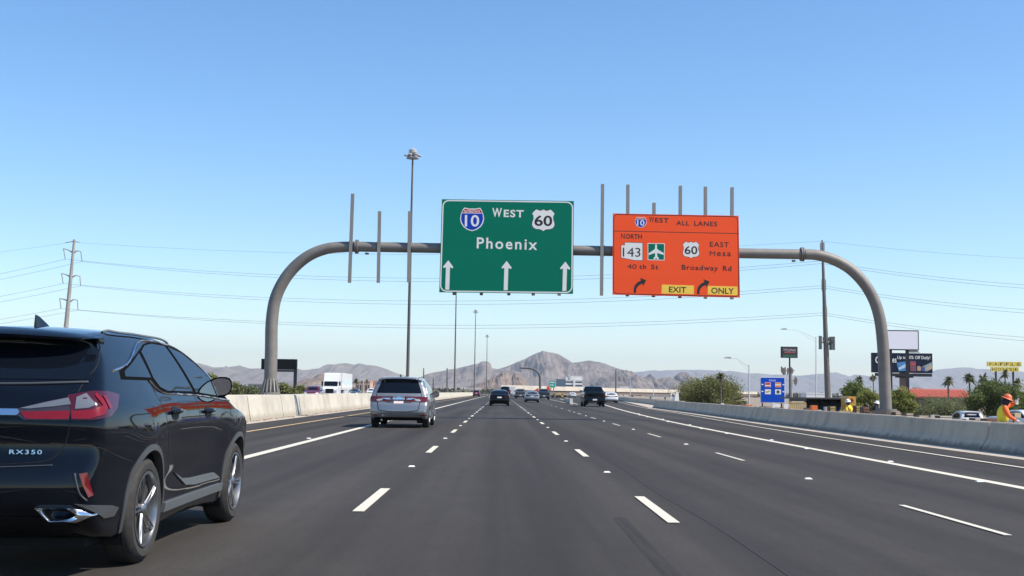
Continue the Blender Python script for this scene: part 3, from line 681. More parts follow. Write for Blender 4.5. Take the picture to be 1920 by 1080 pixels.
# windows right side: quarter glass, rear door, front door; black surround first
for md in ('r', 'l'):
    B.patch([(.74, 1.325), (.78, 1.385), (1.05, 1.44), (1.72, 1.61), (1.9, 1.635), (2.3, 1.635), (2.75, 1.59), (3.15, 1.45), (3.5, 1.25), (3.62, 1.175), (3.2, 1.185), (2.5, 1.215), (1.7, 1.225), (1.45, 1.26), (1.33, 1.325)], md, 'window_frame', mat('frame_matt_black', (.004, .004, .004), .85, spec=.05), suv, off=.002)
    B.patch([(.84, 1.345), (.88, 1.385), (1.1, 1.438), (1.44, 1.53), (1.44, 1.345)], md, 'quarter_window', M_GLASS, suv, off=.006)
    B.patch([(1.50, 1.345), (1.53, 1.545), (1.72, 1.598), (1.95, 1.622), (2.32, 1.618), (2.50, 1.24), (1.75, 1.245), (1.58, 1.275)], md, 'rear_door_window', M_GLASS, suv, off=.006, step=.05)
    B.patch([(2.40, 1.612), (2.72, 1.572), (3.08, 1.44), (3.22, 1.365), (3.22, 1.205), (2.59, 1.235)], md, 'front_door_window', M_GLASS, suv, off=.006, step=.05)
    B.patch([(3.26, 1.345), (3.45, 1.235), (3.52, 1.195), (3.26, 1.203)], md, 'corner_window', M_GLASS, suv, off=.006, step=.05)
    B.line([(.68, 1.385), (.95, 1.425), (1.08, 1.455), (1.45, 1.578), (1.62, 1.622), (1.80, 1.640), (2.3, 1.640), (2.75, 1.598), (3.15, 1.460), (3.5, 1.262), (3.66, 1.165)], md, 'chrome_strip', M_CHROME, suv, r=.0095, off=.004, dens=.03)
    B.line([(1.36, 1.325), (1.46, 1.265), (1.66, 1.228), (2.0, 1.220), (2.6, 1.208), (3.2, 1.18), (3.6, 1.155)], md, 'chrome_strip', M_CHROME, suv, r=.009, off=.003)
    # seams: rear door, front door, tail panel, fuel side
    B.line([(1.36, 1.32), (1.40, 1.22), (1.50, 1.02), (1.56, .86), (1.62, .70)], md, 'door_seam', M_SEAM, suv, r=.0045, off=-.0025)
    B.line([(2.50, 1.22), (2.50, .95), (2.46, .60), (2.45, .44)], md, 'door_seam', M_SEAM, suv, r=.0045, off=-.0025)
    B.line([(3.55, 1.14), (3.52, .9), (3.44, .7), (3.36, .5)], md, 'door_seam', M_SEAM, suv, r=.0045, off=-.0025)
    B.line([(.10, .90), (.30, .84), (.52, .79), (.72, .75)], md, 'bumper_seam', M_SEAM, suv, r=.005, off=-.002)
    # handles: dark bowl with a bar
    for hy, hz in ((1.75, 1.07), (2.78, 1.06)):
        sg = 1 if md == 'r' else -1
        B.patch([(hy+.115*math.cos(a), hz+.055*math.sin(a)) for a in [2*math.pi*i/14 for i in range(14)]], md, 'handle_recess', M_BLK, suv, off=.003, step=.04)
        p, g = B.project([(hy-.11, hz+.005), (hy-.05, hz+.012), (hy+.05, hz+.012), (hy+.11, hz+.005)], md)
        P_ = [Vector(p[0]+g[0]*.008), Vector(p[1]+g[1]*.038), Vector(p[2]+g[2]*.038), Vector(p[3]+g[3]*.008)]
        MB().tube(P_, [.014, .019, .019, .014], 8).build('door_handle', PAINT['black'], suv, smooth=True, angle=60)
    # cladding and lower moulding
    sg = 1 if md == 'r' else -1
    for ax in B.ax: arch(B, suv, ax, B.wr, B.wl, M_CLAD, sg, wid=.042)
    B.patch([(1.60, .315), (3.40, .335), (3.40, .40), (1.60, .385)], md, 'sill_trim', M_SILL, suv, off=.022, rim=.03)
    B.patch([(1.85, .60), (2.10, .535), (2.4, .520), (3.1, .515), (3.30, .455), (2.5, .455), (2.2, .475)], md, 'sill_moulding', mat('satin_moulding', (.30, .34, .36), .25, metal=.7), suv, off=.014)
def lin(L_):
    L_ = [np.array(p) for p in L_]; return [L_[i]+(L_[(i+1) % len(L_)]-L_[i])*j/3 for i in range(len(L_)) for j in range(3)]
# roof rails and antenna
for sg in (1, -1):
    P2 = [(sg*.60, 1.0), (sg*.625, 1.12), (sg*.63, 1.6), (sg*.625, 2.1), (sg*.60, 2.6), (sg*.575, 2.78)]
    p, g = B.project(spl(P2, 6), 't'); n_ = len(p); hgt = [.002+.020*min(1, min(i, n_-1-i)/4) for i in range(n_)]
    MB().tube([Vector(p[i])+Vector((0, 0, hgt[i])) for i in range(n_)], .010, 8).build('roof_rail', M_SILL, suv, smooth=True, angle=60)
fz = float(B.project([(0.0, 1.40)], 't')[0][0][2])
fin = []; Vf = []; Ff = []
for i, (y, hw, hh) in enumerate([(.93, .006, .085), (.99, .012, .075), (1.06, .02, .05), (1.13, .028, .025), (1.2, .02, .004)]):
    Vf += [(-hw*1.6, y, fz-.02), (-hw*.5, y, fz+hh), (hw*.5, y, fz+hh), (hw*1.6, y, fz-.02)]
for i in range(4):
    for k in range(3): Ff.append((i*4+k, i*4+k+1, i*4+k+5, i*4+k+4))
Ff += [(0, 1, 2, 3), (16, 17, 18, 19)]
MB().add(Vf, Ff).build('shark_fin_antenna', PAINT['black'], suv, smooth=True, angle=50, loc=(-.0, .36, .0))
# tailgate
B.patch([(-.765, 1.315), (.765, 1.315), (.77, 1.35), (.725, 1.49), (.68, 1.555), (-.68, 1.555), (-.725, 1.49), (-.77, 1.35)], 'b', 'rear_window', M_GLASS, suv, off=.004, step=.07)
B.line([(-.76, 1.30), (-.4, 1.283), (0, 1.278), (.4, 1.283), (.76, 1.30)], 'b', 'window_sill_trim', M_CLAD, suv, r=.009, off=.004)
# spoiler lip over the window, running down both sides
sp = MB(); Vs = []; n_ = 17
for i in range(n_):
    x = -.74+1.48*i/(n_-1); u = abs(x)/.74; y = .325+.10*u**3; zt = 1.652-.045*u**2.2; tp = 1-u**5*.92
    Vs += [(x, y+.10*(1-tp), zt-.050*tp), (x, y-.012+.12*(1-tp), zt-.03*tp), (x, y+.035+.10*(1-tp), zt-.004*tp), (x, y+.20, zt+.03-.02*u), (x, y+.22, zt-.04)]
Fs = []
for i in range(n_-1):
    for k in range(5): Fs.append((i*5+k, i*5+(k+1) % 5, (i+1)*5+(k+1) % 5, (i+1)*5+k))
Fs += [tuple(range(5)), tuple((n_-1)*5+k for k in range(5))]
sp.add(Vs, Fs).build('spoiler', PAINT['black'], suv, smooth=True, angle=50)
MB().box(-.16, .16, .318, .330, 1.612, 1.622).build('brake_light', M_RED, suv)
B.line([(.88, 1.62), (.935, 1.55), (.91, 1.47), (.81, 1.37), (.73, 1.315)], 'c', 'tailgate_seam', M_SEAM, suv, r=.005, off=-.002)
B.line([(.73, 1.29), (.725, 1.19)], 'b', 'tailgate_seam', M_SEAM, suv, r=.0045, off=-.0025, curve=False)
B.line([(.725, 1.04), (.71, .95), (.68, .86), (.62, .80), (.48, .775), (0, .765), (-.48, .775), (-.62, .80), (-.68, .86), (-.725, 1.04)], 'b', 'tailgate_seam', M_SEAM, suv, r=.0045, off=-.0025)
B.line([(-.64, .762), (-.3, .748), (0, .746), (.3, .748), (.64, .762)], 'b', 'bumper_edge_trim', M_CLAD, suv, r=.004, off=.002)
# chrome bar between the lamps
B.patch([(-.40, 1.118), (.40, 1.118), (.415, 1.098), (.40, 1.078), (-.40, 1.078), (-.415, 1.098)], 'b', 'chrome_bar', M_CHROME, suv, off=.016, rim=.03)
for sg in (1, -1):
    mxp = lambda L_: [(sg*a, b) for a, b in L_]
    B.patch(mxp([(.40, 1.12), (.524, 1.156), (.715, 1.203), (.715, 1.05), (.447, 1.05), (.402, 1.082)]), 'b', 'tail_light', M_SMOKE, suv, off=.012)
    B.patch(mxp([(.415, 1.122), (.576, 1.165), (.69, 1.19), (.712, 1.15), (.611, 1.135), (.473, 1.12)]), 'b', 'reversing_lens', M_CLEAR, suv, off=.017, rim=.01)
    B.patch(mxp([(.42, 1.10), (.712, 1.108), (.712, 1.055), (.46, 1.055)]), 'b', 'tail_lens', M_REDB, suv, off=.018, rim=.01)
    md = 'c' if sg > 0 else 'd'
    B.patch([(.60, 1.207), (.753, 1.235), (.877, 1.239), (1.015, 1.217), (.948, 1.127), (.859, 1.075), (.70, 1.05), (.60, 1.05)], md, 'tail_light', mat('tail_smoke_red', (.055, .004, .008), .08, coat=.5), suv, off=.013, step=.04)
    B.patch([(.646, 1.193), (.708, 1.217), (.744, 1.147), (.70, 1.127), (.628, 1.12)], md, 'signal_lens', M_CLEAR, suv, off=.018, rim=.01)
    B.patch([(.605, 1.107), (.715, 1.114), (.785, 1.142), (.75, 1.204), (.765, 1.222), (.80, 1.178), (.818, 1.133), (.79, 1.088), (.70, 1.057), (.605, 1.057)], md, 'tail_lens', M_REDB, suv, off=.019, rim=.01, step=.03)
    B.patch([(.806, 1.205), (.832, 1.205), (.873, 1.127), (.842, 1.12)], md, 'tail_lens', M_REDB, suv, off=.019, rim=.01, step=.03)
    # reflector and its trim, exhaust outlet, grey diffuser corners
    B.patch(mxp([(.80, .705), (.845, .715), (.875, .57), (.855, .555)]), 'b', 'reflector', M_RED, suv, off=.012)
    B.line(mxp([(.775, .71), (.795, .63), (.815, .575), (.85, .535)]), 'b', 'reflector_trim', M_CLAD, suv, r=.007, off=.004)
    B.patch([(.62, .515), (.75, .50), (.95, .475), (1.03, .45), (.98, .40), (.86, .40), (.78, .44)], 'c' if sg > 0 else 'd', 'corner_cladding', M_CLAD, suv, off=.01, step=.04)
    O_ = lin(mxp([(.555, .484), (.562, .497), (.58, .502), (.76, .502), (.785, .496), (.893, .444), (.896, .437), (.81, .399), (.79, .394), (.65, .394), (.635, .400)]))
    I_ = lin(mxp([(.602, .476), (.606, .481), (.615, .483), (.745, .483), (.757, .479), (.802, .447), (.802, .440), (.762, .420), (.752, .417), (.665, .417), (.655, .421)]))
    y_ = .03; n_ = len(O_); V = []; F = []
    for (o_, i_) in zip(O_, I_): V += [(o_[0], y_+.07+.35*max(0, abs(o_[0])-.60), o_[1]), (o_[0], y_+.30*max(0, abs(o_[0])-.60), o_[1]), ((o_[0]+i_[0])/2, y_-.022+.28*max(0, abs(o_[0])-.60), (o_[1]+i_[1])/2), (i_[0], y_+.004+.2*max(0, abs(i_[0])-.60), i_[1]), (i_[0], y_+.12, i_[1])]
    for i in range(n_):
        for k in range(4): a, b = i*5+k, ((i+1) % n_)*5+k; F.append((a, a+1, b+1, b))
    ex = MB().add(V, F).build('exhaust_finisher', M_CHROME, suv, smooth=True, angle=40)
    MB().prism([(p[0], p[1]) for p in I_], y_+.10, y_+.13).build('exhaust_opening', M_UNDER, suv)
B.patch([(-.30, .50), (.30, .50), (.34, .46), (.30, .435), (-.30, .435), (-.34, .46)], 'b', 'diffuser_trim', M_CLAD, suv, off=.01)
B.patch([(-.62, .43), (.62, .43), (.78, .36), (.70, .30), (-.70, .30), (-.78, .36)], 'b', 'rear_valance', M_BLK, suv, off=.008)
MB().box(-.75, .75, .4, 4.5, .20, .262).build('underbody', M_UNDER, suv)
MB().tube([(.05, .35, .25), (.1, 1.2, .24), (.0, 2.4, .24)], .06, 8).build('exhaust_pipe', mat('dull_pipe', (.12, .1, .09), .6, metal=.7), suv, smooth=True)
# dish for the plate and emblem, only their right part is in the picture
B.patch([(-.36, 1.05), (.36, 1.05), (.50, .90), (.36, .80), (-.36, .80), (-.50, .90)], 'b', 'plate_recess', mat('recess_black', (.004, .005, .007), .25, coat=1), suv, off=-.006, rim=.004)
B.patch([(-.16, 1.0), (.16, 1.0), (.16, .86), (-.16, .86)], 'b', 'number_plate', M_PLATE, suv, off=.01)
def ring(cx, cz, rx, rz, r, name, root):
    p, g = B.project([(cx+rx*math.cos(a), cz+rz*math.sin(a)) for a in [2*math.pi*i/20 for i in range(21)]], 'b')
    MB().tube([Vector(q)+Vector(h_)*.01 for q, h_ in zip(p, g)], r, 6).build(name, mat('dark_chrome', (.2, .2, .22), .2, metal=1), root, smooth=True)
ring(.0, 1.185, .065, .05, .007, 'emblem', suv)
tm = text_mesh('RX350', .20, .028, .004, 1.2)
p0, g0_ = B.project([(.47, .845)], 'b'); o = obj_from('model_lettering', tm, M_CHROME, suv, tuple(p0[0]+np.array([0, -.012, 0])))
o.rotation_euler = (math.radians(-6), 0, math.radians(6)); o.scale = (1.0, 1, 1)
mirror_pod(suv, .80, 3.28, 1.285, 1, PAINT['black'], 1.0); mirror_pod(suv, -.80, 3.28, 1.285, -1, PAINT['black'], 1.0)
# seen dimly through the rear glass: two pale headrest and pillar shapes
# ------------------------------------------------------------------ silver minivan
van, B = vehicle('minivan', PAINT['silver'], 'minivan', 'silver minivan with red tail lights and chrome tailgate bar ahead of the black crossover', 'minivan', (-3.42, 40.0, 0), math.radians(0))
B.patch([(-.755, 1.165), (.755, 1.165), (.74, 1.23), (.60, 1.60), (.52, 1.64), (-.52, 1.64), (-.60, 1.60), (-.74, 1.23)], 'b', 'rear_window', M_GLASS, van, off=.006, step=.1)
B.patch([(-.60, 1.0), (.60, 1.0), (.40, .955), (-.40, .955)], 'b', 'chrome_bar', M_CHROME, van, off=.02)
B.patch([(-.42, .945), (.42, .945), (.55, .90), (.36, .84), (-.36, .84), (-.55, .90)], 'b', 'plate_recess', PAINT['grey'], van, off=.003)
B.patch([(-.16, .90), (.16, .90), (.16, .815), (-.16, .815)], 'b', 'number_plate', mat('plate_pinkish', (.72, .60, .58), .5), van, off=.012)
B.patch([(-.07, 1.07), (0, 1.01), (.07, 1.07), (.05, .97), (-.05, .97)], 'b', 'emblem', M_CHROME, van, off=.03, step=.03)
B.patch([(-.66, .76), (.66, .76), (.58, .56), (-.58, .56)], 'b', 'tailgate_scoop', mat('paint_silver_low', (.22, .24, .27), .35, metal=.5, coat=1), van, off=.004)
B.line([(-.76, 1.14), (-.70, .8), (-.66, .60), (-.3, .55), (.3, .55), (.66, .60), (.70, .8), (.76, 1.14)], 'b', 'tailgate_seam', M_SEAM, van, r=.012, curve=False)
B.patch([(-.80, .36), (.80, .36), (.84, .25), (.70, .22), (-.70, .22), (-.84, .25)], 'b', 'rear_valance', M_BLK, van, off=.008)
MB().tube([(-.55, -.02, .27), (-.55, .5, .28)], .035, 8).build('exhaust_pipe', M_CHROME, van)
for sg in (1, -1):
    B.patch([(sg*a, b) for a, b in [(.55, 1.045), (.93, 1.05), (.95, .885), (.68, .875), (.72, .91), (.68, .97), (.56, .98)]], 'b', 'tail_light', M_RED, van, off=.014, step=.06)
    B.patch([(sg*a, b) for a, b in [(.52, .975), (.66, .972), (.75, .94), (.70, .895), (.56, .92)]], 'b', 'reversing_lens', mat('lens_pale', (.5, .5, .52), .2), van, off=.018, step=.05)
    B.patch([(sg*a, b) for a, b in [(.70, .44), (.93, .46), (.93, .42), (.70, .415)]], 'b', 'reflector', M_RED, van, off=.012, step=.05)
    md = 'r' if sg > 0 else 'l'
    B.patch([(.09, 1.055), (.26, 1.05), (.28, .90), (.10, .88)], md, 'tail_light', M_RED, van, off=.012, step=.05)
    B.patch([(.62, 1.16), (.80, 1.48), (1.5, 1.56), (2.6, 1.56), (3.1, 1.50), (3.7, 1.28), (3.95, 1.12), (2.4, 1.10)], md, 'side_window', M_GLASS, van, off=.005, step=.12)
    B.line([(.5, 1.14), (.72, 1.5), (1.5, 1.60), (2.7, 1.59), (3.3, 1.47), (3.9, 1.2)], md, 'chrome_strip', M_CHROME, van, r=.014, off=.002)
    B.line([(2.4, 1.1), (2.4, .45)], md, 'door_seam', M_SEAM, van, r=.008, curve=False); B.line([(1.5, 1.1), (1.6, .7)], md, 'door_seam', M_SEAM, van, r=.008, curve=False)
    mirror_pod(van, sg*.93, 3.55, 1.12, sg, M_BLK, 1.15)
    p, g = B.project([(sg*.62, .9), (sg*.64, 2.2), (sg*.60, 2.9)], 't'); MB().tube([Vector(q)+Vector((0, 0, .02)) for q in p], .016, 6).build('roof_rail', M_CHROME, van)
MB().prism([(.55, 1.70), (.62, 1.80), (.70, 1.79), (.85, 1.72)], -.02, .02, 'yz').build('shark_fin_antenna', M_BLK, van)
B.patch([(-.6, 1.18), (.6, 1.18), (.48, 1.5), (-.48, 1.5)], 'f', 'windshield', M_GLASS, van, step=.12)
# ------------------------------------------------------------------ traffic ahead
def ahead(kind, paint, name, label, cat, px, pby, rz=0, dep=None, **k_):
    hor = 735+(px-939)*.0136; d = dep or 2787/(pby-hor); r, b_ = vehicle(kind, PAINT[paint], name, label, cat, ((px-939)/FPX*d, d, 0), rz); quick_details(kind, r, b_, **k_); return r
ahead('sedan', 'blacky', 'sedan', 'black sedan driving in the middle lane', 'car', 936.8, 761, light=mat('tail_glow_dull', (.07, .01, .012), .15, coat=1))
ahead('sedan', 'silver', 'sedan', 'silver sedan to the right of the black sedan, beside a dark pickup', 'car', 998, 754.4)
ahead('pickup', 'slate', 'pickup_truck', 'dark blue grey pickup just beyond the silver sedan', 'pickup truck', 1020, 749.5)
ahead('pickup', 'grey', 'pickup_truck', 'grey pickup further ahead, left of the silver sedan', 'pickup truck', 976, 745, dep=232)
ahead('pickup', 'dark', 'pickup_truck', 'large dark pickup in the exit lane on the right', 'pickup truck', 1115, 762.6, light=MATS['tail_glow_dull'])
ahead('sedan', 'white', 'sedan', 'white sedan on the right beyond the dark pickup', 'car', 1146.5, 755.4)
ahead('smallsuv', 'red', 'small_suv', 'small red vehicle far off beside the median wall', 'car', 893.5, 745, dep=300)
ahead('smallsuv', 'dark', 'tall_suv', 'tall dark vehicle hidden in part behind the black sedan', 'car', 947, 750, dep=185).scale = (.95, 1, 1.28)
ahead('sedan', 'white', 'sedan', 'tiny silver white car far off on the exit ramp', 'car', 1074, 741, dep=330)
def oncoming(kind, paint, name, label, cat, px, dep, rz=0):
    p = W(px, 731, dep); r, b_ = vehicle(kind, PAINT[paint], name, label, cat, (p.x, dep+4.6, 0), math.pi+rz); quick_details(kind, r, b_); return r
oncoming('smallsuv', 'red', 'small_suv', 'dark red SUV facing us beyond the median wall', 'car', 583, 134)
oncoming('sedan', 'slate', 'sedan', 'dark oncoming car behind the white semi truck', 'car', 662, 205)
oncoming('smallsuv', 'white', 'small_suv', 'white oncoming vehicle just left of the minivan roof', 'car', 694, 262)
# white box van tucked beside the tall dark vehicle
bv = thing('box_truck', 'white box truck far off, right of the tall dark vehicle', 'truck', ((958-939)/FPX*290, 290, 0))
MB().box(-.95, .95, 0, 5, .8, 2.6).build('cargo_box', PAINT['white'], bv); MB().box(-.9, .9, 5.1, 6.6, .5, 2.1).build('cab', PAINT['white'], bv)
for sg in (1, -1):
    for y in (1.2, 5.6): MB().lathe([(.001, -.12), (.4, -.12), (.4, .12), (.001, .12)], 14, 'x', (sg*.95, y, .4)).build('wheel', M_TYRE, bv)
# semi truck coming the other way
sp_ = W(622, 731, 192); semi = thing('semi_truck', 'white semi truck with a white trailer beyond the median wall', 'truck', (sp_.x-.35, 192, 0), 0)
Wt = mat('truck_white', (.8, .8, .79), .35, coat=.6)
# local: y grows away from us along the truck (front at y=0)
MB().prism([(0.0, .55), (.05, 1.35), (.35, 1.62), (1.35, 1.78), (1.45, 2.0), (1.75, 2.75), (2.1, 3.75), (2.6, 3.95), (4.6, 4.0), (4.6, .7)], -1.2, 1.2, 'yz').build('cab', Wt, semi)
MB().prism([(1.36, 1.86), (1.67, 2.6), (1.75, 2.6), (1.50, 1.86)], -1.08, 1.08, 'yz').build('windshield', M_GLASS, semi, loc=(0, -.03, 0))
MB().box(-.62, .62, -.05, .05, .65, 1.42).build('grille', M_BLK, semi)
MB().box(-1.22, 1.22, -.12, .0, .35, .6).build('bumper', Wt, semi)
for sg in (1, -1):
    MB().box(sg*.72, sg*1.12, -.06, .1, .95, 1.2).build('headlight', M_LAMP, semi)
    MB().box(sg*1.202, sg*1.215, 2.0, 2.9, 1.9, 2.55).build('side_window', M_GLASS, semi)
    MB().box(sg*1.3, sg*1.55, 1.5, 1.62, 1.9, 2.6).build('mirror', M_BLK, semi)
    MB().lathe([(.001, -.17), (.52, -.17), (.52, .17), (.001, .17)], 20, 'x', (sg*1.02, 1.1, .52)).build('wheel', M_TYRE, semi)
    for y in (5.2, 6.5, 17.2, 18.5): MB().lathe([(.001, -.3), (.52, -.3), (.52, .3), (.001, .3)], 20, 'x', (sg*.9, y, .52)).build('wheel', M_TYRE, semi)
    MB().box(sg*1.0, sg*1.26, 8.5, 15.0, .45, 1.2).build('side_skirt', Wt, semi)
MB().box(-1.3, 1.3, 5.0, 18.6, 1.25, 4.05).build('trailer', Wt, semi)
MB().box(-.5, .5, 4.4, 20, .9, 1.22).build('chassis', M_BLK, semi)
for y0, y1 in ((8, 12), (14, 17)): MB().box(1.302, 1.306, y0, y1, 2.0, 3.1).build('trailer_lettering_panel', mat('faded_blue_print', (.5, .66, .78), .5), semi)
# ------------------------------------------------------------------ overhead sign gantry
M_GALV = mat('galvanised_steel', (.20, .185, .168), .6, metal=.25, var=.14, vscale=1.5, bump=.08)
M_POST = mat('aluminium_post', (.27, .255, .235), .6, metal=.2, var=.06, vscale=4)
M_BOLT = mat('dark_bolt', (.10, .10, .11), .5, metal=.6)
GD = 55.0
def gp(px, py, d=GD): return W(px, py, d)
ga = thing('sign_gantry', 'tall grey tubular steel gantry arching over all the lanes', 'sign gantry', (gp(507, 742).x, GD, 1.0))
def gl(v): return Vector(v)-Vector(ga.location)
def arcpts(L_, n=7): return [Vector((p[0], GD, p[1])) for p in spl([(gp(*q).x, gp(*q).z) for q in L_], n)]
lp = arcpts([(506.5, 738), (508.5, 660), (510, 600), (516, 562), (530, 530), (551, 502), (580, 479), (612, 466.5), (645, 463), (664, 462.5)])
rp = arcpts([(1509, 477), (1530, 478), (1560, 486), (1592, 503), (1620, 531), (1638, 561), (1649, 595), (1655, 640), (1658, 700), (1661, 770)])
rl = [.295-.05*i/(len(lp)-1) for i in range(len(lp))]; rr_ = [.245+.03*i/(len(rp)-1) for i in range(len(rp))]
MB().tube([gl(p) for p in lp], rl, 28).build('left_column', M_GALV, ga, smooth=True)
MB().tube([gl(p) for p in rp], rr_, 28).build('right_column', M_GALV, ga, smooth=True)
L0, R0 = gp(666, 462.5), gp(1507, 477)
MB().tube([gl(L0.lerp(R0, i/6)) for i in range(7)], .235, 28).build('beam', M_GALV, ga, smooth=True)
for p, q in ((L0, R0), (R0, L0)):
    dx = (q-p).normalized(); 
    for o_ in (0, .09):
        MB().tube([gl(p+dx*o_), gl(p+dx*(o_+.06))], .33, 28).build('flange', M_GALV, ga, smooth=True, angle=40)
for px in (688, 1488): p = gp(px, 462.5+(px-666)*.01724+11); MB().tube([gl(p), gl(p+Vector((0, 0, -.08)))], .09, 12).build('drain_cap', M_GALV, ga)
b0 = lp[0]; base = b0.copy(); base.z = 1.0
MB().lathe([(.001, 0), (.46, 0), (.46, .06), (.001, .06)], 28, 'z', gl(base)+Vector((0, 0, .03))).build('base_plate', M_GALV, ga)
for k in range(14):
    a = 2*math.pi*k/14; c_, s_ = math.cos(a), math.sin(a); q = gl(base); r0, r1 = .29, .44
    V = []; tt = .022
    for sg in (-1, 1):
        off = Vector((-s_, c_, 0))*tt*sg
        V += [q+Vector((c_*r0, s_*r0, .09))+off, q+Vector((c_*r1, s_*r1, .09))+off, q+Vector((c_*r1, s_*r1, .16))+off, q+Vector((c_*(r0+.01), s_*(r0+.01), .72))+off]
    MB().add(V, [(0, 1, 2, 3), (7, 6, 5, 4), (0, 4, 5, 1), (1, 5, 6, 2), (2, 6, 7, 3), (3, 7, 4, 0)]).build('base_rib', M_POST, ga)
    MB().tube([q+Vector((c_*.40, s_*.40, -.0)), q+Vector((c_*.40, s_*.40, .14))], .03, 6).build('anchor_bolt', M_POST, ga)
rb = rp[-1]; MB().lathe([(.001, 0), (.48, 0), (.48, .07), (.001, .07)], 24, 'z', gl(Vector((rb.x, GD, rb.z)))).build('base_plate', M_GALV, ga)
MB().lathe([(.001, 0), (.62, 0), (.60, 1.1), (.001, 1.1)], 24, 'z', gl(Vector((rb.x, GD, rb.z-1.1)))).build('footing', M_BARR, ga)
def beam_at(px): u = (px-666)/(1507-666); return L0.lerp(R0, u)
def post(x_top, x_bot, yt, yb, parent=None, dd=-.30, nm='sign_post'):
    a, b = gp(x_top, yt, GD+dd), gp(x_bot, yb, GD+dd); par = parent or ga; o0 = Vector(par.location)
    A, B_ = a-o0, b-o0; w_ = .075; mb = MB()
    # I section: two flanges and a web
    for (u0, u1, v0, v1) in ((-w_, w_, -.012, 0), (-.008, .008, -.0, .10), (-w_, w_, .10, .112)):
        V = [A+Vector((u0, v0, 0)), A+Vector((u1, v0, 0)), A+Vector((u1, v1, 0)), A+Vector((u0, v1, 0)), B_+Vector((u0, v0, 0)), B_+Vector((u1, v0, 0)), B_+Vector((u1, v1, 0)), B_+Vector((u0, v1, 0))]
        mb.add(V, [(0, 1, 2, 3), (7, 6, 5, 4), (0, 4, 5, 1), (1, 5, 6, 2), (2, 6, 7, 3), (3, 7, 4, 0)])
    return mb.build(nm, M_POST, par)
def clamp(px):
    p = gl(beam_at(px)); MB().lathe([(.22, -.07), (.275, -.07), (.275, .07), (.22, .07)], 24, 'x', p).build('clamp', M_BOLT, ga, smooth=True, angle=40)
    MB().box(p.x-.07, p.x+.07, p.y-.30, p.y-.18, p.z-.22, p.z+.22).build('clamp_block', M_BOLT, ga)
for xt, xb_, yt, yb in ((661, 655, 363, 530), (711.5, 709, 396, 530), (768, 766, 396, 529), (1130, 1128, 345, 554)):
    post(xt, xb_, yt, yb); clamp((xt+xb_)/2)
for px in (1177, 1226, 1276, 1323, 1373, 855, 903, 954, 1000, 1048): clamp(px)
# ---- signs hung on the posts
def reflective(name, col, rough=.45): return mat(name, col, rough, spec=.12, var=.03, vscale=.7, stretch=(.3, 1, 3))
M_GRN = reflective('sign_green', (.0, .165, .10)); M_ORG = reflective('sign_orange', (1.0, .105, .03)); M_SWH = reflective('sign_white', (.80, .78, .74))
M_SBK = mat('sign_black', (.012, .012, .014), .5); M_SBLU = reflective('shield_blue', (.01, .05, .42)); M_SRED = reflective('shield_red', (.42, .012, .03)); M_SYEL = reflective('sign_yellow', (1.0, .64, .10))
class Sign:
    def __init__(s, name, label, cat, TL, TR, BR, BL, d, m, th=.05, group=None):
        s.c = (TL, TR, BR, BL); s.d = d; P = [W(*q, d) for q in s.c]; cen = sum(P, Vector())/4
        s.root = thing(name, label, cat, (cen.x, d, cen.z), 0, group); s.P = [(p.x-cen.x, p.z-cen.z) for p in P]; s.cen = cen
        MB().prism(s.P[::-1], 0, th).build('panel', m, s.root)
    def q(s, px, py):
        p = W(px, py, s.d); return (p.x-s.cen.x, p.z-s.cen.z)
    def poly(s, pts, name, m, lay=1, raw=False, parent=None):
        L_ = [s.q(*p) for p in pts] if not raw else pts
        return MB().prism(L_, -.0012*lay, -.0012*lay+.0014).build(name, m, parent or s.root)
    def text(s, str_, x0, x1, y0, y1, m, name='lettering', lay=1, bold=.012, sp=1.0, skew=0.0):
        a, b = s.q(x0, (y0+y1)/2), s.q(x1, (y0+y1)/2); t0, b0_ = s.q((x0+x1)/2, y0), s.q((x0+x1)/2, y1)
        o = obj_from(name, text_mesh(str_, b[0]-a[0], t0[1]-b0_[1], bold, sp), m, s.root, ((a[0]+b[0])/2, -.0012*lay, (t0[1]+b0_[1])/2))
        o.rotation_euler = (0, -skew, 0); return o
    def frame(s, inset, wd, r, m, name='border'):
        (x0, z1), (x1, _), (_, z0), _ = s.P[0], s.P[1], s.P[2], s.P[3]
        def rrect(i):
            C_ = [(s.P[3][0]+i, s.P[3][1]+i), (s.P[2][0]-i, s.P[2][1]+i), (s.P[1][0]-i, s.P[1][1]-i), (s.P[0][0]+i, s.P[0][1]-i)]
            R = max(.01, r-i+inset); o_ = []
            for k, (cx, cz) in enumerate(C_):
                sx = 1 if k in (0, 3) else -1; sz = 1 if k < 2 else -1; a0 = [180, 270, 0, 90][k]
                for j in range(7):
                    a = math.radians(a0+15*j); o_.append((cx+sx*R+R*math.cos(a), cz+sz*R+R*math.sin(a)))
            return o_
        A, B_ = rrect(inset), rrect(inset+wd); n = len(A); V = [(p[0], -.0012, p[1]) for p in A]+[(p[0], -.0012, p[1]) for p in B_]+[(p[0], .001, p[1]) for p in A]+[(p[0], .001, p[1]) for p in B_]
        F = []
        for i in range(n):
            j = (i+1) % n; F += [(i, j, n+j, n+i), (i, i+2*n, j+2*n, j), (n+i, n+j, 3*n+j, 3*n+i)]
        MB().add(V, F).build(name, m, s.root)
def mirrored(half): return half+[(-x, y) for x, y in half[::-1] if abs(x) > 1e-6]
INTER = mirrored([(0, .47), (.10, .455), (.20, .475), (.33, .50), (.40, .40), (.47, .22), (.50, .02), (.46, -.16), (.36, -.32), (.20, -.44), (0, -.50)])
USR = mirrored([(0, .50), (.11, .44), (.20, .45), (.32, .50), (.41, .42), (.50, .31), (.44, .20), (.435, .06), (.49, -.10), (.50, -.22), (.44, -.34), (.32, -.405), (.17, -.41), (.08, -.44), (0, -.50)])
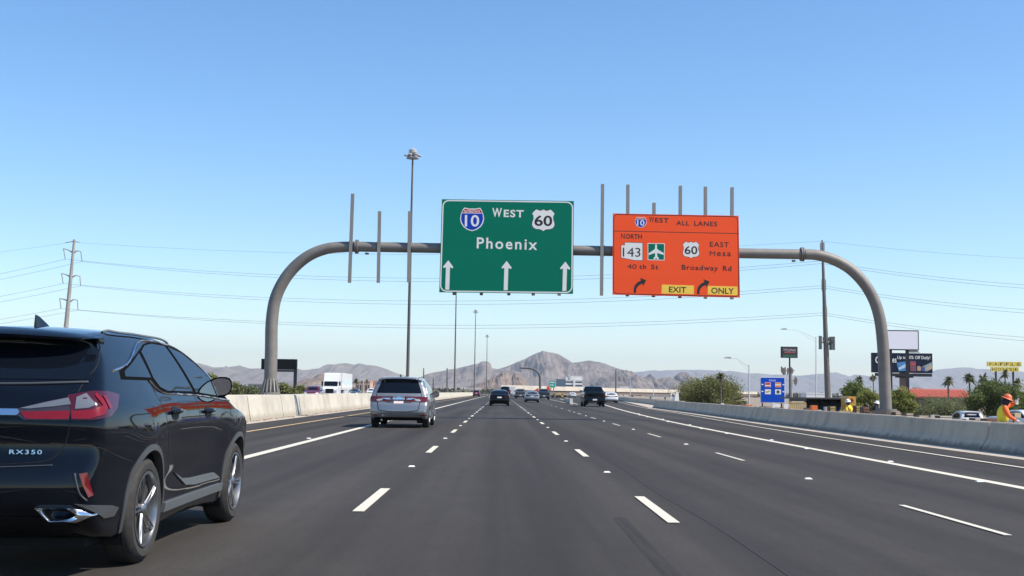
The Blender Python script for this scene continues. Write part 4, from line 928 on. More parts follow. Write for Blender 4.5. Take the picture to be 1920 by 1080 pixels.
AZ = [(-.46, .34), (-.30, .34), (-.30, .50), (.50, .49), (.50, -.50), (.14, -.50), (-.46, -.36)]
def shield(S, kind, x0, x1, y0, y1, num, nb, lay=1):
    (a, t0), (b, _) = S.q(x0, y0), S.q(x1, y0); _, b0_ = S.q(x0, y1); cx, cz, w_, h_ = (a+b)/2, (t0+b0_)/2, b-a, t0-b0_
    def P(L_, k=1.0): return [(cx+x*w_*k, cz+y*h_*k) for x, y in L_]
    base = {'i': INTER, 'u': USR, 'a': AZ}[kind]
    o = S.poly(P(base), 'shield', M_SWH, lay, True)
    if kind == 'i':
        top = [(x, y) for x, y in INTER if y > .2]; lo = [(x, y) for x, y in INTER if y <= .23]
        tt = [(x, y*1.0) for x, y in INTER if y > .3]
        S.poly(P([(-.425, .285), (-.36, .40), (-.30, .455), (-.2, .43), (-.1, .41), (0, .425), (.1, .41), (.2, .43), (.30, .455), (.36, .40), (.425, .285)]), 'shield_crown', M_SRED, lay+1, True)
        S.poly(P([(-.435, .255), (.435, .255), (.46, .02), (.42, -.14), (.33, -.29), (.18, -.405), (0, -.46), (-.18, -.405), (-.33, -.29), (-.42, -.14), (-.46, .02)]), 'shield_field', M_SBLU, lay+1, True)
        t_ = obj_from('lettering', text_mesh('INTERSTATE', w_*.66, h_*.085, .02, 1.0), M_SWH, S.root, (cx, -.0012*(lay+1), cz+h_*.345))
    else:
        for i_, (k0, k1) in enumerate(((1.06, 1.0),)): S.poly(P(base, 1.05), 'shield_outline', M_SBK, lay-.5, True)
    mt_ = M_SWH if kind == 'i' else M_SBK
    obj_from('route_number', text_mesh(num, w_*nb[0], h_*nb[1], nb[4] if len(nb) > 4 else .02, 1.0), mt_, S.root, (cx+w_*nb[2], -.0012*(lay+1), cz+h_*nb[3]))
# green sign
S1 = Sign('overhead_sign', 'green overhead sign reading West Phoenix with three upward arrows', 'road sign', (828.5, 373.5), (1076, 377), (1074.5, 551), (823.5, 548), GD-.42, M_GRN)
S1.frame(.03, .055, .30, M_SWH)
shield(S1, 'i', 863, 908, 389, 433, '10', (.60, .50, 0, -.06, .015)); shield(S1, 'u', 998, 1040, 392.5, 433, '60', (.80, .50, 0, -.02, .02))
S1.text('W', 923, 941, 390, 407, M_SWH, lay=2, bold=.02); S1.text('EST', 944.5, 982, 393.5, 407.5, M_SWH, lay=2, bold=.024, sp=1.15, skew=-.013)
S1.text('Phoenix', 894, 1007.5, 446.5, 467.5, M_SWH, lay=2, bold=.015, sp=1.22, skew=-.013)
for ax, ay in ((840.5, 488), (950, 489.2), (1060, 490.5)):
    S1.poly([(ax, ay), (ax+9.3, ay+12.5), (ax+8, ay+15.3), (ax+3.2, ay+13), (ax+1.9, ay+55), (ax-5.6, ay+55), (ax-4.4, ay+12.8), (ax-8.6, ay+14.5), (ax-9.7, ay+12)], 'arrow', M_SWH)
for px in (851.5, 902.5, 954, 1000, 1048.5): post(px+1, px, 370+8, 551.5+(px-851)*.006+1.5, S1.root, .12+.07, 'sign_post')
# orange sign
S2 = Sign('overhead_sign', 'orange overhead detour sign with EXIT ONLY yellow plates and curved arrows', 'road sign', (1149, 400), (1385, 404.5), (1387.5, 558), (1148.5, 552.5), GD-.42, M_ORG)
S2.frame(.03, .035, .20, M_SBK)
def L1(x, y): return (1140+x/6, 390+y/6)                      # measured on a six times enlargement
S2.poly([L1(70, 255), L1(1462, 284), L1(1462, 291), L1(70, 262)], 'divider', M_SBK)
def T2(s_, x0, x1, y0, y1, m=M_SBK, **k_): (a, b), (c, d_) = L1(x0, y0), L1(x1, y1); return S2.text(s_, a, c, b, d_, m, **dict(dict(lay=2, skew=-.014), **k_))
shield(S2, 'i', *[1140+v/6 for v in (303, 435)], *[390+v/6 for v in (100, 220)], '10', (.62, .52, 0, -.05, .015))
T2('W', 462, 520, 98, 160, bold=.0); T2('EST', 530, 682, 112, 165, sp=1.15, bold=.02); T2('ALL', 768, 915, 145, 195, sp=1.15, bold=.015); T2('LANES', 970, 1228, 150, 204, sp=1.12, bold=.015)
T2('N', 148, 188, 283, 346, bold=.0); T2('ORTH', 198, 382, 293, 348, sp=1.05, bold=.02)
shield(S2, 'a', *[1140+v/6 for v in (140, 388)], *[390+v/6 for v in (388, 584)], '143', (.80, .52, .01, -.05, .0))
S2.poly([L1(446, 395), L1(638, 398), L1(636, 589), L1(447, 585)], 'airport_border', M_SWH, 1)
S2.poly([L1(453, 402), L1(631, 405), L1(629, 582), L1(454, 578)], 'airport_panel', M_GRN, 2)
pl_ = [(541, 405), (550, 415), (552, 462), (625, 506), (627, 528), (553, 506), (555, 545), (572, 563), (570, 580), (549, 575), (541, 556), (533, 575), (514, 578), (513, 561), (530, 545), (529, 506), (456, 530), (457, 510), (528, 462), (531, 415)]
S2.poly([L1(*p) for p in pl_], 'airplane_symbol', M_SWH, 3)
shield(S2, 'u', *[1140+v/6 for v in (842, 1026)], *[390+v/6 for v in (378, 564)], '60', (.78, .50, 0, -.01, .014))
T2('EAST', 1146, 1360, 382, 440, sp=1.12, bold=.008); T2('M', 1146, 1205, 486, 538, bold=0); T2('esa', 1226, 1382, 497, 542, sp=1.25, bold=.01)
T2('40', 217, 322, 632, 684, bold=.0); T2('th', 352, 430, 634, 686, sp=1.2, bold=.018); T2('St', 485, 566, 636, 690, sp=1.2, bold=.018); T2('Broadway', 830, 1238, 643, 718, sp=1.15, bold=.015); T2('Rd', 1292, 1388, 652, 708, sp=1.15, bold=.018)
arrow_ = [(288, 953), (290, 905), (303, 868), (330, 838), (372, 815), (360, 786), (430, 812), (394, 880), (386, 850), (352, 868), (328, 892), (318, 918), (316, 955)]
S2.poly([L1(*p) for p in arrow_], 'curved_arrow', M_SBK); S2.poly([L1(p[0]+713, p[1]+15) for p in arrow_], 'curved_arrow', M_SBK, 2)
S2.poly([L1(606, 862), L1(967, 872), L1(964, 970), L1(602, 962)], 'exit_plate', M_SYEL); S2.poly([L1(1124, 876), L1(1455, 884), L1(1458, 982), L1(1122, 972)], 'only_plate', M_SYEL)
T2('EXIT', 686, 880, 886, 950, bold=.012, lay=3); T2('ONLY', 1162, 1416, 898, 965, bold=.012, lay=3)
for xt, xb_, yt, yb in ((1177.5, 1176.5, 346, 555.5), (1226.5, 1225.5, 380, 557), (1276, 1275, 348, 558.5), (1323, 1323, 350, 560), (1373, 1372.5, 351, 561)): post(xt, xb_, yt, yb, S2.root, .12+.07, 'sign_post')
# ------------------------------------------------------------------ masts, lamps, poles and wires
M_MAST = mat('mast_steel', (.11, .10, .095), .6, metal=.2); M_LAMPW = mat('lamp_white', (.38, .38, .38), .4)
def mast(px, pyt, d, label, lean=0):
    a = W(px, 735, d); top = W(px+ (5 if lean == 0 else lean), pyt, d); r = thing('high_mast_light', label, 'light mast', (a.x, d, 0), 0, 'high mast lights in the median')
    o = Vector((a.x, d, 0)); T_ = Vector((top.x, d, top.z))-o
    MB().tube([Vector((0, 0, 0)), T_*.5, T_*.94, T_], [.19, .15, .10, .09], 10).build('pole', M_MAST, r, smooth=True)
    MB().lathe([(.001, -.1), (.30, -.1), (.45, .15), (.45, .45), (.2, .62), (.001, .62)], 12, 'z', T_).build('ring_housing', M_LAMPW, r)
    MB().lathe([(.3, -.55), (.7, -.5), (.7, -.42), (.3, -.4)], 16, 'z', T_).build('lamp_ring', M_LAMPW, r)
    for k in range(6):
        an = math.pi*2*k/6+.2; c_ = T_+Vector((math.cos(an)*.75, math.sin(an)*.75, -.15))
        MB().lathe([(.001, -.10), (.22, -.10), (.25, .0), (.12, .10), (.001, .12)], 10, 'z', c_).build('floodlight', M_LAMPW, r)
        MB().tube([T_+Vector((0, 0, -.05)), c_], .05, 5).build('bracket', M_MAST, r)
    return r
mast(763.5, 289, 130, 'tallest and nearest high mast light rising behind the minivan', 10.5)
mast(852, 519, 267, 'high mast light whose top is hidden behind the green sign', 4)
mast(889, 584, 385, 'third high mast light, right of the one under the green sign', 3)
mast(912, 630, 500, 'farthest and smallest high mast light', 1.5)
def street_lamp(px, pyt, pyb, tipx, tipy, d, label, mth=(.55, .55, .55)):
    b_, t_, e_ = W(px, pyb, d), W(px, pyt, d), W(tipx, tipy, d); r = thing('street_lamp', label, 'street lamp', (b_.x, d, -.42), 0, 'street lamps on the right')
    o = Vector((b_.x, d, -.42)); m = mat('lamp_grey_galv', (.52, .53, .54), .5, metal=.1); w_ = .0005*d/2
    MB().tube([Vector((0, 0, 0)), t_-o], [max(.085, w_*1.4), max(.055, w_)], 8).build('pole', m, r, smooth=True)
    A = t_-o; E = e_-o; M1 = A.lerp(E, .6)+Vector((0, 0, (E.z-A.z)*.22+.1)); MB().tube([A-Vector((0, 0, .25)), M1, E], [.03, .024, .02], 6).build('arm', m, r)
    M1 = A.lerp(E, .5); MB().tube([A-Vector((0, 0, .7)), M1-Vector((0, 0, .0)), ], .018, 5).build('brace', m, r)
    s_ = 1 if E.x < A.x else -1; MB().prism([(E.x-.45, E.z-.02), (E.x+.25, E.z+.02), (E.x+.25, E.z+.14), (E.x-.1, E.z+.18), (E.x-.45, E.z+.08)], -.14, .14).build('lamp_head', M_LAMPW, r)
street_lamp(1404.5, 684, 765, 1366, 672, 125, 'street lamp left of the blue FOOD sign, arm reaching left')
street_lamp(1530, 631, 747, 1471, 618, 150, 'tallest street lamp, just left of the power pole with antennas')
street_lamp(1182, 713, 745, 1173, 708, 330, 'small street lamp with a short arm above the far barrier')
street_lamp(1225, 720, 748, 1205, 713, 310, 'small street lamp with a longer arm above the far barrier')
street_lamp(681, 713, 738, 668, 707, 330, 'street lamp beyond the median wall beside the minivan, arm to the left')
for px, pt, d, lab in ((1154.5, 692, 340, 'thin bare pole above the white sedan'), (838, 690, 600, 'thin bare pole right of the minivan mirror'), (794, 690, 560, 'thin bare pole just above the minivan roof edge'), (812, 709, 330, 'short thin pole beyond the wall right of the minivan')):
    p, q = W(px, 742, d), W(px+.5, pt, d); o = MB().tube([Vector((0, 0, 0)), Vector((q.x-p.x, 0, q.z+.42))], [.0007*d, .0004*d], 6).build('thin_pole', M_MAST, None, loc=(p.x, d, -.42)); tag(o, lab, 'pole')
# transmission poles
M_POLE = mat('steel_pole_weathered', (.33, .31, .29), .6, metal=.2, var=.1, vscale=.8); M_INS = mat('insulator', (.25, .25, .27), .4); M_WIRE = mat('wire_dark', (.08, .085, .10), .6)
tp = W(121, 740, 190); lt = W(139.5, 449, 190); lpole = thing('power_pole', 'pale steel power pole with six curved arms above the black crossover', 'power pole', (tp.x-.8, 190, -.42))
o_ = Vector(lpole.location); T_ = Vector((lt.x, 190, lt.z))-o_
MB().tube([Vector((0, 0, 0)), T_*.5, T_], [.46, .34, .19], 14).build('pole', M_POLE, lpole, smooth=True)
ATT = {}
MB().tube([W(122, 455, 190)-o_, W(139, 452.5, 190)-o_, W(150, 454.5, 190)-o_], [.05, .09, .05], 6).build('top_arm', M_POLE, lpole)
for i, (yc, xl, yl, xr, yr, xc, ils, irs) in enumerate(((474.5, 119, 466, 151.5, 471.5, 136, (122.5, 486), (154, 490.5)), (520.5, 115.5, 512.5, 150, 518, 132, (118.5, 531.5), (151, 536)), (566.5, 112, 559.5, 145, 562.5, 128.5, (114.5, 578.5), (146.5, 581.5)))):
    c_ = W(xc+1.5, yc, 190)-o_; l_ = W(xl, yl, 190)-o_; r_ = W(xr, yr, 190)-o_
    MB().tube([c_, c_.lerp(l_, .5)+Vector((0, 0, .12)), l_], [.13, .10, .06], 7).build('arm', M_POLE, lpole); MB().tube([c_, c_.lerp(r_, .5)+Vector((0, 0, .25)), r_], [.13, .10, .06], 7).build('arm', M_POLE, lpole)
    for e, p in ((l_, ils), (r_, irs)):
        q = W(*p, 190)-o_; MB().tube([e, q], .075, 6).build('insulator', M_INS, lpole)
    ATT[i] = (W(*ils, 190), W(*irs, 190))
rb_ = W(1553, 755, 165); rt = W(1541.5, 450, 165); rpole = thing('power_pole', 'tall dark power pole carrying phone antennas right of the orange sign', 'power pole', (rb_.x, 165, -.42))
o_ = Vector(rpole.location); T_ = Vector((rt.x, 165, rt.z))-o_
MB().tube([Vector((0, 0, 0)), T_*.3, T_*.62, T_*.97, T_], [.44, .38, .27, .15, .09], 14).build('pole', mat('wood_grey_pole', (.14, .125, .112), .7, var=.15, vscale=2), rpole, smooth=True)
for y in (467, 536, 588):
    for sg in (-1, 1):
        xx = 1541+(y-450)*.04+sg*2.6; p = W(xx, y-12, 165)-o_; q = W(xx, y+9, 165)-o_
        MB().box(p.x-.1, p.x+.1, -.12, .12, q.z, p.z).build('insulator', M_INS, rpole)
ant = [(1537.5, 630, 655, 5), (1545, 632, 640, 3), (1559, 631, 656, 4), (1554, 633, 640, 3), (1563.5, 631, 656, 4), (1549, 645, 650, 3)]
for i, (x, y0, y1, w_) in enumerate(ant):
    p, q = W(x, y0, 164.4), W(x, y1, 164.4); h_ = w_/2/FPX*165
    MB().box(p.x-o_.x-h_, p.x-o_.x+h_, -.9+.3*(i % 3), -.55+.3*(i % 3), q.z-o_.z, p.z-o_.z).build('antenna', mat('antenna_dark', (.09, .09, .10), .5), rpole)
c_ = W(1548, 643, 165)-o_; MB().tube([W(1535, 641, 165)-o_, c_, W(1564, 643, 165)-o_], .09, 6).build('antenna_bracket', M_BOLT, rpole); MB().tube([W(1550, 650, 165)-o_, W(1560, 640, 165)-o_], .07, 6).build('antenna_bracket', M_BOLT, rpole)
def wire(pts, label, grp, r=.019, name='power_line'):
    P = [Vector(p) for p in spl([tuple(p) for p in pts], 14)]; o0 = P[len(P)//2]
    o = MB().tube([p-o0 for p in P], r, 5).build(name, M_WIRE, None, loc=tuple(o0)); tag(o, label, 'power line', grp)
lv = ['top', 'middle', 'bottom']
mids = [((486, 490.5), (505, 512, 520, 523), (514, 506), (489, 491.5)), ((531.5, 536), (545, 551, 562, 566), (559, 561), (534, 537)), ((578.5, 581.5), (594, 598, 607, 609), (602, 604), (585, 588.5))]
def sagline(a, b, sag, n=10):
    a, b = Vector(a), Vector(b); return [a.lerp(b, i/n)-Vector((0, 0, sag*4*(i/n)*(1-i/n))) for i in range(n+1)]
for i in range(3):
    yr_ = (489.5, 535.5, 586.5)[i]
    for j, nm in enumerate(('far', 'near')):
        a = ATT[i][j]; b = W(1540+i*3+(-1.5 if j == 0 else 1.5), yr_+j*4.5, 167 if j == 0 else 163)
        sg_ = (2.75, 2.5, 2.2)[i]+(.0 if j == 0 else .12)
        wire(sagline(a, b, sg_), f'{nm} {lv[i]} level power line spanning between the two tall poles', 'power lines across the road')
        wire(sagline(a, W(-420, (575, 610, 640)[i]+j*9, 215-j*6), 1.0), f'{nm} {lv[i]} level power line running left from the pale pole', 'power lines left of the pale pole')
        wire(sagline(b, W(2300, (545, 592, 645)[i]+j*8, 150-j*4), 1.2), f'{nm} {lv[i]} level power line running right from the dark pole', 'power lines right of the dark pole')
wire(sagline(W(150, 455, 190), W(1541, 452, 165), 1.9), 'thin topmost wire spanning between the two tall poles', 'power lines across the road', .014)
wire(sagline(W(128, 455, 190), W(-420, 505, 215), .8), 'thin topmost wire running left from the pale pole', 'power lines left of the pale pole', .014)
wire(sagline(W(1541, 452, 165), W(2300, 492, 150), .9), 'thin topmost wire running right from the dark pole', 'power lines right of the dark pole', .014)
# ------------------------------------------------------------------ mountains
def rock(name, c1, c2, vs): 
    return mat(name, c1, .95, col2=c2, vscale=vs, bump=.9, bscale=vs*10)
def mountain(name, label, pts, d, depth, m, nx=200, ny=18, jag=.02, cat='mountain', struct_=False, base=-.42, gul=.42, back=1.0):
    x = np.array([p[0] for p in pts], float); y = np.array([p[1] for p in pts], float); px = np.linspace(x[0], x[-1], nx); py = np.interp(px, x, y)
    V = []; F = []; c = W((x[0]+x[-1])/2, 735, d); rows = list(np.linspace(-1, 0, ny))+list(np.linspace(0, 1, 7)[1:])
    sc = depth*.9
    for t_ in rows:
        for i in range(nx):
            p = W(px[i], py[i], d); H = max(p.z-base, 0.0); X = p.x; 
            n1 = noise.fractal((X/sc*3.2, t_*1.6+7, d*.01), .7, 2.2, 7)*1.3; n2 = noise.fractal((X/sc*14, t_*5.1, 3.3+d), .6, 2.2, 6)*1.3
            if t_ <= 0:
                pr = (1+t_)**1.25; g = 1+(gul*n1*.9+gul*.5*n2)*math.sin(math.pi*min(1, (1+t_)))**.8
                h_ = H*pr*g + H*jag*n2*(1+t_)
                h_ = min(h_, H*(1+.0*t_)*(1+jag*n2))
            else: h_ = H*(1-t_)**1.2*(1+jag*n2)
            V.append((X-c.x, t_*depth*(1 if t_ < 0 else back)+(n1*depth*.05 if t_ not in (0,) else 0), base+max(h_, 0)-base))
    for j in range(len(rows)-1):
        for i in range(nx-1): a = j*nx+i; F.append((a, a+1, a+1+nx, a+nx))
    o = mesh_obj(name, V, F, m, None, smooth=True); o.location = (c.x, d, base)
    if struct_: o['kind'] = 'structure'
    else: tag(o, label, cat)
    return o
z3 = lambda L_: [(680+a/3.84, 650+b/3.84) for a, b in L_]; z4 = lambda L_: [(1140+a/4.695, 600+b/4.695) for a, b in L_]; z5 = lambda L_: [(1500+a/4.319, 600+b/4.319) for a, b in L_]
M_CAM = rock('rock_camel', (.08, .068, .063), (.225, .185, .163), .009); M_FAR = rock('rock_far', (.10, .09, .085), (.21, .18, .16), .005); M_BUT = rock('rock_butte', (.10, .075, .062), (.24, .185, .15), .03)
mountain('mountain', 'tall grey purple mountain ridge with a rounded summit behind the far traffic', z3([(380, 262), (440, 205), (500, 190), (560, 180), (600, 170), (680, 160), (740, 140), (800, 130), (835, 125), (850, 108), (900, 105), (921, 120), (930, 155), (980, 158), (1050, 140), (1120, 110), (1200, 70), (1260, 45), (1310, 33), (1370, 45), (1420, 60), (1460, 80), (1510, 112), (1560, 110), (1630, 102), (1700, 110), (1760, 125), (1820, 150), (1870, 165)])+z4([(160, 452), (200, 470), (240, 492), (300, 530), (380, 570), (470, 610)]), 6000, 1300, M_CAM, 320, 26)
mountain('mountain', 'broken rocky foothills at the right foot of the summit', z4([(-140, 560), (-60, 500), (60, 470), (100, 445), (160, 440), (200, 460), (240, 480), (270, 498), (300, 510), (330, 505), (350, 490), (365, 485), (380, 510), (410, 545), (440, 520), (480, 503), (530, 497), (548, 495), (560, 512), (575, 520), (590, 490), (615, 472), (640, 465), (690, 466), (715, 490), (760, 545), (820, 600)]), 4600, 700, rock('rock_foot', (.08, .066, .06), (.22, .178, .155), .014), 220, 20, jag=.04)
mountain('mountain', 'long grey hills on the far left behind the semi truck', [(250, 700), (330, 676), (372, 681), (400, 689), (430, 688), (450, 685), (470, 692), (500, 690), (540, 687), (570, 694), (600, 690), (606, 685), (615, 683), (628, 683), (640, 681), (652, 681), (665, 683), (675, 680.5), (690, 684), (705, 686), (722, 691), (745, 700), (765, 706), (790, 708), (830, 718), (870, 730)], 7200, 1500, M_FAR, 260, 18)
mountain('mountain', 'faint blue range right of the summit, near the power pole', [(1140, 712), (1190, 698), (1220, 694), (1260, 694.5), (1275, 693), (1330, 694), (1380, 697), (1410, 700), (1450, 702), (1500, 704), (1535, 701), (1569, 698.4), (1593, 706), (1604, 702), (1640, 706), (1700, 701), (1750, 694), (1778, 691.5), (1808, 688.4), (1836, 691.5), (1870, 693), (1920, 697), (2000, 702), (2100, 712)], 14500, 2600, M_FAR, 260, 12)
mountain('butte', 'brown rocky butte with two crags behind the black sedan', z3([(640, 330), (720, 308), (800, 275), (830, 266), (860, 262), (885, 250), (910, 240), (935, 222), (960, 213), (985, 195), (1005, 184), (1020, 190), (1035, 184), (1050, 192), (1062, 215), (1072, 226), (1082, 205), (1100, 197), (1120, 196), (1140, 208), (1158, 222), (1170, 235), (1185, 262), (1200, 285), (1230, 300), (1260, 318)]), 2200, 260, M_BUT, 160, 18, jag=.05, cat='hill')
mountain('butte', 'small brown butte left of the semi truck cab', [(548, 738), (556, 725), (566, 713), (576, 710.5), (584, 711), (590, 704.5), (597, 700.5), (606, 700.5), (616, 702), (630, 706), (650, 716), (675, 728), (690, 737)], 1700, 200, M_BUT, 90, 14, jag=.05, cat='hill')
mountain('butte', 'low dark knoll showing just left of the red tiled roof', [(1700, 745), (1708, 730), (1714, 725), (1722, 726), (1732, 731), (1745, 742)], 2400, 120, M_BUT, 40, 8, jag=.03, cat='hill')
# ------------------------------------------------------------------ far buildings
M_PINK = mat('stucco_pink', (.46, .33, .26), .9, var=.06, vscale=.4); M_CREAM = mat('stucco_cream', (.58, .53, .44), .9); M_DGL = mat('window_dark', (.03, .035, .045), .3); M_WHB = mat('white_cladding', (.72, .71, .69), .7)
def building(name, label, px0, px1, pyt, d, m, wins=(0, 0), dep=12, strip_=False, roofbox=None):
    a, b = W(px0, pyt, d), W(px1, pyt, d); cx = (a.x+b.x)/2; h_ = (a.z+b.z)/2+.42; w_ = b.x-a.x; r = thing(name, label, 'building', (cx, d, -.42))
    MB().box(-w_/2, w_/2, 0, dep, 0, h_).build('wall', m, r); MB().box(-w_/2-.1, w_/2+.1, -.1, dep+.1, h_-.02, h_+.35).build('parapet', m, r)
    nx, nz = wins
    for j in range(nz):
        z0 = h_*(j+.35)/nz; z1 = h_*(j+.78)/nz
        if strip_: MB().box(-w_/2+.3, w_/2-.3, -.06, .3, z0, z1).build('window', M_DGL, r)
        else:
            for i in range(nx): x0 = -w_/2+w_*(i+.28)/nx; MB().box(x0, x0+w_*.44/nx, -.06, .3, z0, z1).build('window', M_DGL, r)
    return r
of = building('office_building', 'white striped office building right of the second gantry', 1043, 1092, 713.5, 1300, M_WHB, (1, 4), 18, True)
h_ = W(1070, 712, 1300).z; MB().box(1.5, 14, 2, 10, h_+.4, h_+4.2).build('roof_penthouse', M_WHB, of); MB().box(-3.6, -1.8, 2, 5, h_+.4, h_+3.2).build('roof_box', M_WHB, of)
MB().box(-14.4, -4, -.5, 0, 1, h_+1).build('glass_wing', mat('glass_blue', (.05, .10, .16), .1), of); MB().box(4.2, 6.4, -.6, 0, 0, h_+3.2).build('stair_core', M_WHB, of)
building('low_building', 'pink stucco building with palms in front, left of the minivan', 669, 694, 716.5, 420, M_PINK, (5, 1), 10)
building('low_building', 'taller pink stucco building touching the minivan roof', 691, 726, 715, 430, mat('stucco_rose', (.52, .34, .26), .9), (6, 2), 10)
building('low_building', 'small white flat building left of the flyover sign', 1162, 1167, 725.5, 900, M_WHB, (0, 0), 8)
building('low_building', 'wider white flat building above the flyover right part', 1170, 1178.5, 725.5, 900, M_WHB, (2, 1), 8)
building('low_building', 'dark grey flat building behind bushes between gantry foot and crossover', 465, 496, 722, 330, mat('grey_block', (.2, .21, .21), .8), (2, 1), 8)
building('low_building', 'long pale building below the faint blue range', 1512, 1560, 738.5, 420, M_WHB, (0, 0), 8)
rrf = thing('restaurant_building', 'long low building with striped red tiled roof behind the rounded bush', 'building', (W(1760, 745, 235).x, 235, -.42))
a, b = W(1700, 731, 235), W(1824, 733, 235); z0, z1 = W(1760, 746.5, 235).z+.42, W(1760, 731.5, 235).z+.42; x0, x1 = a.x-rrf.location.x, b.x-rrf.location.x
MB().box(x0+.4, x1-.4, .5, 11, 0, z0).build('wall', mat('brown_stucco', (.16, .10, .08), .9), rrf)
for i in range(6): xx = x0+1.5+(x1-x0-3)*i/5; MB().box(xx-.5, xx+.5, .44, .6, .9, z0-.35).build('window', M_DGL, rrf)
rfo = MB().prism([(0, z0), (0, z0+.18), (4.5, z1), (5.0, z1+.0), (5.3, z1-.05), (11, z0)], x0, x1, 'yz').build('roof', mat('tile_red_base', (.26, .045, .03), .8), rrf)
nt_ = 24; Mt = mat('roof_tile_red', (.62, .16, .10), .8, var=.15, vscale=1.5)
tm_ = MB().add([(-.17, 0, 0), (-.10, 0, .15), (.10, 0, .15), (.17, 0, 0), (-.17, 4.5, z1-z0), (-.10, 4.5, z1-z0+.15), (.10, 4.5, z1-z0+.15), (.17, 4.5, z1-z0)], [(0, 1, 5, 4), (1, 2, 6, 5), (2, 3, 7, 6), (0, 3, 2, 1), (4, 5, 6, 7)]).build('tile_row', Mt, rrf); tme = tm_.data; bpy.data.objects.remove(tm_)
for i in range(nt_): obj_from('tile_row', tme, None, rrf, (x0+.2+(x1-x0-.4)*i/(nt_-1), -.02, z0+.17))
MB().box(x0-.05, x1+.05, -.12, .08, z0-.12, z0+.12).build('fascia', mat('fascia_brown', (.09, .06, .05), .8), rrf)
# far town: low pale boxes and dark shrubs that nobody could count
V = []; F = []; F2 = []; V2 = []
def addbox(V, F, x, y, w_, l_, h_, z=-.42):
    n = len(V); V += [(x, y, z), (x+w_, y, z), (x+w_, y+l_, z), (x, y+l_, z), (x, y, z+h_), (x+w_, y, z+h_), (x+w_, y+l_, z+h_), (x, y+l_, z+h_)]
    F += [(n+4, n+5, n+6, n+7), (n, n+1, n+5, n+4), (n+1, n+2, n+6, n+5), (n+3, n, n+4, n+7), (n+2, n+3, n+7, n+6)]
for k in range(900):
    d = rng.uniform(1500, 4200); px = rng.uniform(380, 900) if rng.random() < .55 else rng.uniform(1080, 1950); p = W(px, 735, d)
    h_ = rng.uniform(2.5, 5)*(1+d/4000); addbox(V, F, p.x, d, rng.uniform(5, 20), rng.uniform(8, 20), h_)
o = mesh_obj('distant_town', V, F, mat('town_walls', (.42, .38, .33), .9, col2=(.72, .69, .64), vscale=.012), kind='stuff')
for k in range(2600):
    d = rng.uniform(900, 3600); px = rng.uniform(340, 930) if rng.random() < .5 else rng.uniform(1090, 1960); p = W(px, 735, d); s_ = rng.uniform(1.2, 2.8)*(1+d/3000); n = len(V2)
    for q in range(10):
        a = rng.uniform(0, 6.28); rr2 = s_*rng.uniform(.2, 1); c_ = np.array([p.x+math.cos(a)*rr2, d+math.sin(a)*rr2, -.42+s_*rng.uniform(.1, 1.0)]); u = rng.normal(size=3); v = rng.normal(size=3); u *= s_*.45/np.linalg.norm(u); v *= s_*.45/np.linalg.norm(v)
        m_ = len(V2); V2 += [tuple(c_-u-v), tuple(c_+u-v), tuple(c_+u+v), tuple(c_-u+v)]; F2.append((m_, m_+1, m_+2, m_+3))
mesh_obj('distant_scrub', V2, F2, mat('scrub_far', (.09, .095, .065), .95, col2=(.16, .15, .11), vscale=.02), kind='stuff')
# ------------------------------------------------------------------ trees and shrubs
def leafmat(n_, a, b_, vs=.9):
    m = mat(n_, a, .75, col2=b_, vscale=vs, spec=.2); nt_ = m.node_tree; b = nt_.nodes['Principled BSDF']; tr = nt_.nodes.new('ShaderNodeBsdfTranslucent'); mx = nt_.nodes.new('ShaderNodeMixShader'); mx.inputs[0].default_value = .3
    rp = [x for x in nt_.nodes if x.type == 'VALTORGB'][0]; nt_.links.new(rp.outputs[0], tr.inputs[0]); nt_.links.new(b.outputs[0], mx.inputs[1]); nt_.links.new(tr.outputs[0], mx.inputs[2])
    nt_.links.new(mx.outputs[0], nt_.nodes['Material Output'].inputs[0]); return m
L_OL = leafmat('leaf_olive', (0.110, 0.122, 0.043), (0.268, 0.268, 0.110)); L_GR = leafmat('leaf_green', (0.061, 0.098, 0.027), (0.195, 0.232, 0.073)); L_YG = leafmat('leaf_yellow_green', (0.134, 0.159, 0.037), (0.317, 0.329, 0.098)); L_DK = leafmat('leaf_dark', (0.056, 0.079, 0.029), (0.190, 0.230, 0.079)); L_GY = leafmat('leaf_grey_green', (0.122, 0.140, 0.067), (0.244, 0.256, 0.134))
M_BARK = mat('bark', (.10, .08, .06), .9, var=.2)
